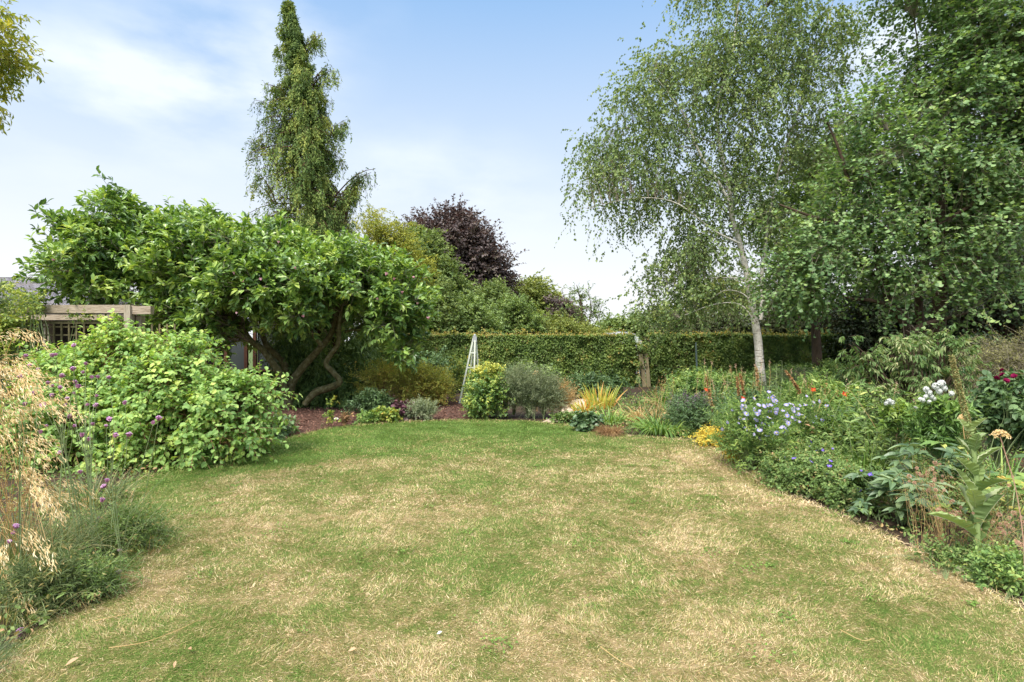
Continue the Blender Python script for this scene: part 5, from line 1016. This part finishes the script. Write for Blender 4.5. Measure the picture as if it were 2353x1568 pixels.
# blue green big leaves (peony / hellebore)
def rosette(name, label, cen, n, LL, LW, mat, h=.35, spread=1.0, group=None, curl=.35, tmw=None, cat='plant'):
    rng = rngs(); cen = np.asarray(cen, float); T = thing(name, label, cat, cen, group); sg = Geo(); fg = Geo(); tm = T_big(6, curl, .2, .45)
    ns = max(3, n // 5)
    for s in range(ns):
        a = rng.uniform(0, 6.28); q = rng.random() ** .6 * spread * .35; tip = cen + [math.cos(a) * q, math.sin(a) * q * .8, h * rng.uniform(.45, 1.1)]
        line = smooth_line([cen + rng.normal(size=3) * [.04, .04, 0], (cen + tip) / 2 + [0, 0, .04], tip], 4); tubes(sg, line, np.linspace(.005, .003, len(line)), 5)
        k = 7; aa = rng.uniform(0, 6.28) + np.arange(k) * 6.28 / k; D = np.stack([np.cos(aa) + math.cos(a) * .4, np.sin(aa) + math.sin(a) * .4, rng.uniform(-.1, .55, k)], 1); ll = LL * rng.uniform(.7, 1.15, k)
        leaves(fg, tm, np.tile(tip, (k, 1)), D, nrm(rng.normal(size=(k, 3)) * .25 + [0, -.2, 1]), ll, ll * LW / LL, rng.random(k))
    sg.obj('stems', M['stem'], T); fg.obj('leaves', mat, T); return T
rosette('helleborus_clump', 'dark blue green clump of broad pointed leaves at the lawn edge', G(2085, 1205), 130, .15, .055, M['glauc'], .38, 1.2)
rosette('helleborus_clump', 'second blue green leaf clump behind and right of the edge one', G(2135, 1170), 110, .16, .055, M['glauc'], .55, 1.2)
rosette('sage_leaf_plant', 'small pale blue green leaves creeping at the lawn edge left of the big clump', G(2010, 1195), 30, .09, .04, M['glauc'], .16, 1.0)
rosette('nasturtium_clump', 'yellowing broad leaved plant at the right edge behind the mullein leaves', W(2320, 1090, 4.3) * [1, 1, 0], 70, .075, .065, M['herby'], .48, 1.3)
rosette('wide_leaf_plant', 'green wide leaved plant behind the big mullein', W(2290, 1000, 5.2) * [1, 1, 0], 60, .14, .06, M['herb'], .55, 1.4)
# mullein
def mullein():
    rng = rngs(); Y = 3.85; base = GX(2248, Y); T = thing('mullein_plant', 'tall mullein with big felted leaves and a long leaning seed spike', 'plant', base)
    line = smooth_line([base, W(2245, 1200, Y), W(2242, 1080, Y + .03), W(2225, 980, Y + .06), W(2205, 900, Y + .1), W(2186, 818, Y + .12)], 6)
    g = Geo(); tubes(g, line, np.linspace(.020, .009, len(line)), 8); g.obj('stem', M['mullein'], T)
    tb = T_vein(19, .80, .25, .5); tu = T_vein(19, .12, .36, .45); tc = T_vein(19, .38, .3, .5)
    spec = [(0.03, -2.9, .42, .11, .25, tb), (.05, -.2, .36, .11, .35, tb), (.08, -2.2, .30, .10, .15, tb), (.10, .5, .30, .10, .5, tb), (.06, -1.5, .28, .09, .3, tb)]
    for i in range(16): spec.append((.11 + i * .034, i * 2.4 + .6, .34 * (1 - i * .036), .118 * (1 - i * .030), [1.9, 1.1, 2.8, 1.5][i % 4], (tu, tc, tu)[i % 3]))
    for (f, az_, L, wd, up, tm) in spec:
        p = line[min(int(f * (len(line) - 1) * .95), len(line) - 1)]; D = np.array([math.cos(az_), math.sin(az_), up]); N = np.array([-math.cos(az_) * .6 * up, -math.sin(az_) * .6 * up, 1.0]); g = Geo()
        leaves(g, tm, [p], [D], [N], L, wd, rng.random() * .8)
        Dn = nrm(D); Bn = nrm(np.cross(N, Dn)); Nn = np.cross(Dn, Bn); leaves(g, tm, [p - Nn * .001], [D], [N], L * .96, wd * .07, 1.0, 1); g.obj('leaf', [M['mullein'], M['rib']], T)
    g = Geo(); k0 = int(len(line) * .54); seg = line[k0:]; n = 1500; t = rng.random(n) * (len(seg) - 1.01); i = t.astype(int); P = seg[i] + (seg[i + 1] - seg[i]) * (t - i)[:, None]; f = t / len(seg)
    O = nrm(rng.normal(size=(n, 3)) * [1, 1, .5]); rr = .026 * (1 - .45 * f) * rng.uniform(.5, 1.15, n)
    for j in range(2): leaves(g, T_OVAL, P + O * (rr * .55)[:, None], nrm(O + rng.normal(size=(n, 3)) * .4 + [0, 0, .4]), nrm(rng.normal(size=(n, 3))), rng.uniform(.008, .016, n), .008, rng.random(n))
    tubes(g, seg, np.full(len(seg), .008), 6, r=.1); g.obj('seed_spike', M['mulpod'], T)
mullein()
# foxglove seed spikes
fox = [((1640, 960), (1633, 920), (1622, 860), 'leftmost of the orange brown seed spikes'), ((1702, 975), (1698, 910), (1693, 866), 'orange brown seed spike left one of the close pair'), ((1716, 965), (1708, 900), (1700, 858), 'orange brown seed spike right one of the close pair'),
       ((1748, 980), (1744, 905), (1738, 842), 'tallest orange brown seed spike in front of the birch trunk'), ((1840, 915), (1824, 880), (1804, 852), 'leaning orange brown seed spike right of the birch'), ((1684, 1005), (1674, 975), (1665, 945), 'short orange brown seed spike just left of the asters'), ((1642, 1000), (1636, 975), (1630, 950), 'short seed spike above the yellow marjoram')]
for (a_, m_, t_, lab) in fox:
    rng = rngs(); Y = 9.6; b0 = GX(a_[0], Y); T = thing('foxglove_seedhead', lab, 'seed head', b0, 'orange brown foxglove seed spikes')
    line = smooth_line([b0, W(*a_, Y), W(*m_, Y), W(*t_, Y)], 6); g = Geo(); tubes(g, line, np.linspace(.007, .004, len(line)), 5); g.obj('stem', M['stem'], T)
    seg = line[7:]; n = 260; t = np.sort(rng.random(n)) * (len(seg) - 1.01); i = t.astype(int); P = seg[i] + (seg[i + 1] - seg[i]) * (t - i)[:, None]; O = nrm(rng.normal(size=(n, 3)) * [1, 1, .3]); g = Geo()
    for j in range(2): leaves(g, T_OVAL, P, nrm(O + rng.normal(size=(n, 3)) * .5 + [0, 0, .3]), nrm(rng.normal(size=(n, 3))), .042 * (1.15 - .6 * t / len(seg)) * rng.uniform(.5, 1.2, n), .018, rng.random(n))
    g.obj('seed_pods', M['pod'], T)
# red and orange daylily flowers on stems
dl = [blossom(6, .052, .022, [M['red'], M['orange']], 'flower', .5, .35)]; dlo = [blossom(6, .07, .03, [M['orange'], M['yellowfl']], 'flower', .5, .3)]
for (u, v, Y, kind, lab) in ((1870, 897, 8.6, dl, 'scarlet daylily flower nearest the birch'), (1941, 907, 7.8, dl, 'largest scarlet and orange daylily flower'), (2017, 921, 7.8, dl, 'dark red daylily flower left of the white phlox'), (1352, 952, 11.0, dlo, 'single orange daylily bloom beside the path'), (1706, 916, 9.3, dl, 'red daylily flower between the orange seed spikes'), (1622, 897, 10, dl, 'small red daylily bloom low beside the leftmost seed spike')):
    b0 = GX(u + 4, Y); T = thing('daylily_flower', lab, 'flower', b0, 'daylily flowers'); line = smooth_line([b0, (b0 + W(u, v, Y)) / 2 + [.03, 0, 0], W(u, v, Y)], 4); g = Geo(); tubes(g, line, np.linspace(.006, .004, len(line)), 5); g.obj('stem', M['stem'], T)
    rng = rngs(); o = bpy.data.objects.new('flower', kind[0]); COL.objects.link(o); o.parent = T; o.location = tuple(W(u, v, Y) - b0); o.rotation_euler = (R(50), rng.normal() * .2, rng.normal() * .3)
# pale hanging-leaf shrub
T, A, O, rng = shrub('weeping_leaf_shrub', 'open shrub with pale drooping leaf tufts right of the dark hedge', 'shrub', GX(2120, 7.6),
    [blob(2080, 810, 60, 45, 7.6, .5), blob(2150, 800, 55, 40, 7.6, .5), blob(2110, 870, 60, 50, 7.5, .5), blob(1985, 830, 38, 35, 7.6, .3, .8), blob(1955, 790, 10, 18, 7.6, .1, .6), blob(2010, 900, 40, 35, 7.4, .3), blob(2060, 930, 60, 35, 7.3, .4), blob(2190, 850, 35, 50, 7.6, .4)],
    230, M['willow'], M['brown_bark'], k=3, TL=.16, per=8, LL=.085, LW=.026, out=.7, up=.3, droop=.3, ldroop=.9, nup=.6, nj=.6, tm=T_DIA, side=.4, tw=.0025, scat=.05, bk=.010, nbase=3, bw=.05, lift=.15)
shrub('cotoneaster_bush', 'olive brown twiggy bush at the right edge behind the magenta blooms', 'shrub', GX(2300, 8.2),
    [blob(2290, 850, 90, 65, 8.2, .8), blob(2350, 820, 80, 60, 8.2, .8), blob(2230, 890, 60, 50, 8.0, .6), blob(2330, 900, 90, 60, 8.0, .7), blob(2420, 860, 90, 90, 8.2, .8)], 560, M['twiggy'], M['paletwig'], k=5, TL=.38, per=11, LL=.04, LW=.014, out=.5, up=-.1, droop=.25, scat=.08, tw=.0022, bk=.006, nbase=8, bw=.4)
small('shade_shrub', 'dark leafy shrub above the twiggy bush at the right edge', 2330, 935, 120, 1.75, 'herbd', 300, .09, .05, .3, ry=.6, cat='shrub')
# magenta dahlias
T, A, O, rng = shrub('dahlia_plant', 'leafy plant carrying five deep magenta blooms at the right edge', 'flowering plant', GX(2320, 6.3), [blob(2320, 905, 50, 35, 6.3, .3), blob(2330, 960, 70, 50, 6.2, .4)], 120, M['herbd'], M['stem'], k=4, TL=.18, per=7, LL=.08, LW=.05, scat=.04, tm=T_OVAL)
dah = [blossom(9, .034, .024, [M['magenta'], M['magenta']], 'flower', .35, .35, rows=3)]
g = Geo()
for (u, v) in ((2289, 871), (2304, 863), (2303, 852), (2312, 876), (2330, 866)):
    p_ = W(u, v, 5.9); o = bpy.data.objects.new('flower', dah[0]); COL.objects.link(o); o.parent = T; o.location = tuple(p_ - np.array(T['_o'])); o.rotation_euler = (R(45), 0, u); s = .8 if v < 855 else 1; o.scale = (s, s, s)
    l_ = smooth_line([GX(2318, 6.2) + [0, 0, .3], (GX(2318, 6.2) + p_) / 2 + [0, 0, .3], p_], 4); tubes(g, l_, np.full(len(l_), .003), 4)
g.obj('flower_stems', M['stem'], T)
# white phlox
T, A, O, rng = shrub('phlox_plant', 'white phlox with rounded flower heads beside the mullein spike', 'flowering plant', GX(2150, 5.6), [blob(2150, 945, 35, 30, 5.6, .2), blob(2155, 1000, 45, 50, 5.6, .25), blob(2190, 960, 18, 40, 5.6, .15)], 90, M['herb'], M['stem'], k=4, TL=.16, per=8, LL=.085, LW=.026, scat=.03, up=.8, rhi=.7, nbase=5, bw=.08)
ph = []
for i in range(2):
    g = Geo(); rr = rngs(); n = 60; O_ = nrm(rr.normal(size=(n, 3)) + [0, 0, .5]); P = O_ * .021 * [1, 1, 1.1]
    for j in range(5):
        tdir = nrm(np.cross(O_, rr.normal(size=(n, 3)))); leaves(g, T_OVAL, P, nrm(tdir + O_ * .3), O_, .011, .009, rr.random(n))
    ph.append(g.mesh('flower_head', M['white']))
PH = [(2150, 888, 1.3), (2163, 882, 1.4), (2170, 893, 1.1), (2158, 900, 1.1), (2134, 903, 1.2), (2128, 895, 1.1), (2140, 912, .9), (2186, 905, 1), (2127, 912, .8), (2146, 917, .8), (2120, 920, .9), (2135, 924, .8), (2163, 912, .7), (2115, 918, .8)]
for (u, v, s) in PH:
    o = bpy.data.objects.new('flower_head', ph[u % 2]); COL.objects.link(o); o.parent = T; o.location = tuple(W(u, v, 5.5) - np.array(T['_o'])); o.scale = (s, s, s); o.rotation_euler = (0, 0, u)
T, A, O, rng = shrub('phlox_plant', 'smaller white phlox left of the main one', 'flowering plant', GX(2052, 6.2), [blob(2052, 960, 25, 30, 6.2, .15)], 34, M['herby'], M['stem'], k=4, TL=.16, per=8, LL=.08, LW=.026, scat=.03, up=.8, rhi=.7, nbase=3, bw=.05)
for (u, v, s) in ((2042, 922, 1.2), (2050, 926, 1.1), (2036, 928, .8), (2105, 939, 1.1), (2088, 949, .8), (2052, 934, .8)):
    o = bpy.data.objects.new('flower_head', ph[u % 2]); COL.objects.link(o); o.parent = T; o.location = tuple(W(u, v, 6.1) - np.array(T['_o'])); o.scale = (s, s, s); o.rotation_euler = (0, 0, u)
clump('strap_leaf_clump', 'green strap leaves fanning at the right edge below the magenta blooms', 'plant', W(2310, 1000, 5.6) * [1, 1, 0], 160, .75, .022, M['strap'], .8, .4, .25)
clump('strap_leaf_clump', 'long thin green leaves behind the asters', 'plant', W(2000, 1000, 6.6) * [1, 1, 0], 260, .62, .014, M['strap'], 1.1, .6, .4)
clump('strap_leaf_clump', 'curving green blades just below the white phlox', 'plant', W(2120, 1050, 5.6) * [1, 1, 0], 260, .52, .014, M['strap'], 1.1, .7, .4)
clump('strap_leaf_clump', 'tall blue green blades rising behind the seed spikes', 'plant', W(1735, 940, 9.9) * [1, 1, 0], 40, .95, .018, M['strapblue'], .35, .1, .2)
clump('strap_leaf_clump', 'arching light green blades in front of the hedge beside the gate', 'plant', GX(1600, 13.5), 90, 1.0, .02, M['strap'], .8, .5, .2)
# dry clover tufts and stalks by the mullein
T, A, O, rng = shrub('hare_foot_clover', 'cloud of pinkish beige tufts on dry stems around the mullein base', 'plant', GX(2180, 4.15), [blob(2130, 1110, 70, 60, 4.3, .3), blob(2200, 1190, 80, 60, 4.0, .25), blob(2300, 1210, 80, 60, 3.9, .3), blob(2320, 1130, 60, 50, 4.2, .3)], 150, M['mixed'], M['straw'], k=2, TL=.12, per=4, LL=.025, LW=.008, scat=.03, bk=.002, tw=.0009, nbase=9, bw=.2, lift=.05)
cv = []
for i in range(2):
    g = Geo(); rr = rngs(); n = 70; O_ = nrm(rr.normal(size=(n, 3))); leaves(g, T_DIA, O_ * .004, nrm(O_ + [0, 0, .3]), nrm(rr.normal(size=(n, 3))), .010, .003, rr.random(n)); cv.append(g.mesh('flower_tuft', M['clover']))
k = rng.permutation(len(A))[:88]; flower_copies(T, cv, A[k] + [0, -.02, .02], rng, 'flower_tuft', .7, 1.5, .5)
stalk('yarrow_seedhead', 'flat dried beige flower head on a tall pinkish stalk at the right edge', [(2352, 1250), (2335, 1130), (2312, 1050), (2298, 1004)], .050, 3.5, nh=90, flat=.75, st='clover', LLh=.011, sw=.0028)
stalk('yarrow_seedhead', 'smaller dried seed head standing right of the mullein spike', [(2225, 1060), (2215, 1000), (2212, 965)], .035, 5.0, nh=60, flat=1.2, LLh=.014)
T, A, O, rng = small('border_plant', 'low mixed green and tan foliage behind the mullein leaves', 2290, 1215, 90, .45, 'mixed', 150, .03, .014, .12, ry=.3, per=9, up=.9, stem='straw')
small('weed_patch', 'green weedy patch at the bottom right lawn edge', 2365, 1375, 60, .16, 'herb', 150, .03, .015, .12, ry=.2, per=8)
small('weed_patch', 'straggly weeds and dry stems in front of the mullein foot', 2230, 1318, 85, .07, 'mixed', 150, .03, .012, .12, ry=.14, per=8)

# tangle of smaller perennials threaded through the right border
RBZ = [('under the birch', 1600, 1800, 925, 975), ('behind the asters', 1760, 1960, 930, 1010), ('between the asters and the hellebore leaves', 1930, 2150, 1000, 1130), ('around the white phlox', 2040, 2250, 960, 1060), ('beside the path and the gate', 1500, 1640, 920, 985)]
KT = [('leafy stems', 'upright leafy stems'), ('grass blades', 'loose thin grassy blades'), ('dry stalks', 'bare tan seed stalks')]
rt = rngs()
for zn, u0, u1, v0, v1 in RBZ:
    for kt, (kn, kl_) in enumerate(KT):
        for q in range(8 if kt < 2 else 5):
            u, v = rt.uniform(u0, u1), rt.uniform(v0, v1); c = G(u, v); Y = c[1]; grp = kn + ' ' + zn; lab = kl_ + ' in the tangle ' + zn
            h = rt.uniform(.5, 1.05) * (.8 if Y < 6 else 1)
            if kt == 1: clump('grassy_tuft', lab, 'plant', c, 70, h * .9, .008 + .0012 * Y, M[('strap', 'fine', 'strap')[q % 3]], .9, .5, .12, group=grp)
            else:
                T = thing('perennial_stems' if kt == 0 else 'dry_stalks', lab, 'plant', c, grp); sg = Geo(); fg = Geo(); n = 9 if kt == 0 else 6
                B0 = c + np.stack([rt.normal(size=n) * .08, rt.normal(size=n) * .08, np.zeros(n)], 1); E0 = B0 + np.stack([rt.normal(size=n) * .18, rt.normal(size=n) * .14, h * rt.uniform(.7, 1.15, n)], 1)
                t = np.linspace(0, 1, 6)[None, :, None]; Cc = B0[:, None] + (E0 - B0)[:, None] * t + rt.normal(size=(n, 1, 3)) * [.05, .05, 0] * (t * (1 - t) * 4); tubes(sg, Cc, np.broadcast_to(np.linspace(.0045, .002, 6) * (.6 + .05 * Y), (n, 6)), 4)
                if kt == 0:
                    m = 26; tt = rt.uniform(.15, 1, (n, m)); P = (B0[:, None] + (E0 - B0)[:, None] * tt[..., None]).reshape(-1, 3); a = rt.uniform(0, 6.28, n * m); ll = rt.uniform(.05, .11, n * m)
                    leaves(fg, T_OVAL, P, np.stack([np.cos(a), np.sin(a), rt.uniform(-.4, .7, n * m)], 1), nrm(rt.normal(size=(n * m, 3)) * .3 + [0, -.2, 1]), ll, ll * rt.choice([.22, .4]), rt.random(n * m)); fg.obj('leaves', M[('herb', 'herbd', 'laurel')[q % 3]], T)
                else:
                    m = 16
                    for e_ in E0: fg = Geo(); P = e_ + rt.normal(size=(m, 3)) * [.008, .008, .04]; leaves(fg, T_DIA, P, nrm(rt.normal(size=(m, 3))), nrm(rt.normal(size=(m, 3))), .026, .010, rt.random(m)); fg.obj('seed_head', M['pod' if q % 2 else 'clover'], T)
                sg.obj('stems', M['stem' if kt == 0 else 'straw'], T)

# ground cover between named plants (both beds)
rng = rngs(); g = Geo()
RB = np.array([tuple(G(u, v)[:2]) for u, v in ((1250, 972), (1290, 979), (1360, 994), (1450, 1005), (1600, 1016), (1690, 1058), (1780, 1129), (1950, 1198), (2150, 1293), (2353, 1406))] + [(4.2, 2.5), (9, 4), (14, 12), (14, 19), (5.2, 19)])
PTH = np.array([tuple(p[:2]) for p in path])
n = 15000; P = np.stack([rng.uniform(0, 14, n), rng.uniform(2.4, 19, n), rng.random(n) ** 1.5 * .16 + .01], 1); keep = rng.random(n) < np.clip(6 / P[:, 1], .25, 1) * 1.2; P = P[keep]; P = P[inside(P[:, :2], RB) & ~inside(P[:, :2], PTH)]
LB = np.array([(-2.3, 2.2), tuple(G(150, 1400)[:2]), tuple(G(270, 1270)[:2]), tuple(G(290, 1112)[:2]), tuple(G(470, 1064)[:2]), (-5, 11), (-12, 13), (-12, 2)])
n = 9000; P2 = np.stack([rng.uniform(-12, -1.5, n), rng.uniform(2.2, 13, n), rng.random(n) ** 1.5 * .14 + .01], 1); P2 = P2[rng.random(n) < np.clip(5 / P2[:, 1], .2, 1)]; P2 = P2[inside(P2[:, :2], LB)]
P = np.concatenate([P, P2]); n = len(P); k = 7; A2 = np.repeat(P, k, 0) + rng.normal(size=(n * k, 3)) * [.05, .05, .02]; A2[:, 2] = np.maximum(A2[:, 2], .008)
ll = rng.uniform(.025, .055, n * k) * (.6 + .06 * A2[:, 1]); leaves(g, T_OVAL, A2, nrm(rng.normal(size=(n * k, 3)) + [0, 0, .3]), nrm(rng.normal(size=(n * k, 3)) * .5 + [0, 0, 1]), ll, ll * .55, np.clip(np.repeat(rng.random(n), k) * .6 + rng.random(n * k) * .5, 0, 1))
tag(g.obj('ground_cover', M['mixed']), 'low mixed greenery and litter between the border plants', 'ground cover', kind='stuff')

# ------------------------------------------------------------------ bits on the lawn and beds
def fallen(label, u, v, L, Wd, rot, mt='deadleaf', name='fallen_leaf', cat='leaf', curl=-.25):
    p = G(u, v) + [0, 0, .020]; g = Geo(); leaves(g, T_big(6, curl, .35, .5), [p], [[math.cos(rot), math.sin(rot), .1]], [[0, -.3, 1.]], L, Wd, .7)
    tag(g.obj(name, M[mt], origin=p), label, cat, 'pale fallen leaves on the lawn')
fallen('tan fallen leaf near the bottom left corner of the lawn', 150, 1540, .055, .026, .9)
fallen('curled straw coloured leaf on the left foreground grass', 432, 1500, .075, .018, -.8)
fallen('small white petal like leaf in the middle foreground', 1004, 1466, .028, .018, .4, 'white')
fallen('pinkish dead leaf near the bottom edge left of centre', 800, 1506, .042, .022, .1)
fallen('pale leaf on the grass near the bottom edge, left of the pinkish one', 400, 1545, .04, .014, 1.9)
def dry_stem(label, pts, r=.0022, mt='straw'):
    P = np.array([G(u, v) + [0, 0, .030] for u, v in pts]); line = smooth_line(P, 5); g = Geo(); tubes(g, line, np.linspace(r, r * .5, len(line)), 5)
    tag(g.obj('straw_stalk', M[mt], origin=P[0]), label, 'twig', 'dry stems lying on the lawn')
dry_stem('long pale dry stem curving over the left foreground grass', [(250, 1503), (330, 1490), (400, 1465), (455, 1438)])
dry_stem('straight dry stalk poking from the left bed onto the lawn', [(10, 1500), (90, 1430), (170, 1372)], .004)
dry_stem('thin dry stem above the long curved one on the left grass', [(215, 1440), (262, 1430), (305, 1420)])
dry_stem('dry stem at the bottom edge right of centre', [(1380, 1500), (1420, 1530), (1460, 1552)])
dry_stem('thin straw stem in the right foreground grass', [(1930, 1460), (1980, 1485), (2010, 1480)])
p = G(773, 966) + [0, 0, .02]; g = Geo(); th = np.linspace(0, 6.28, 8, endpoint=False)
V = [[math.cos(a) * r_ * .05, math.sin(a) * r_ * .035, z_] for r_, z_ in ((1, 0), (.9, .018), (.45, .03)) for a in th]; V = np.array(V) + p
g.add(V, [[j * 8 + i, j * 8 + (i + 1) % 8, (j + 1) * 8 + (i + 1) % 8, (j + 1) * 8 + i] for j in range(2) for i in range(8)]); g.F.append((np.array([list(range(16, 24))]), np.array([.5]), 0)); tag(g.obj('white_pebble', M['stone'], origin=p, smooth=True), 'single white pebble on the bark mulch', 'stone')

for o in sc.objects:
    if '_o' in o.keys(): del o['_o']
print('faces', sum(len(o.data.polygons) for o in sc.objects if o.type == 'MESH'), 'objects', len(sc.objects))
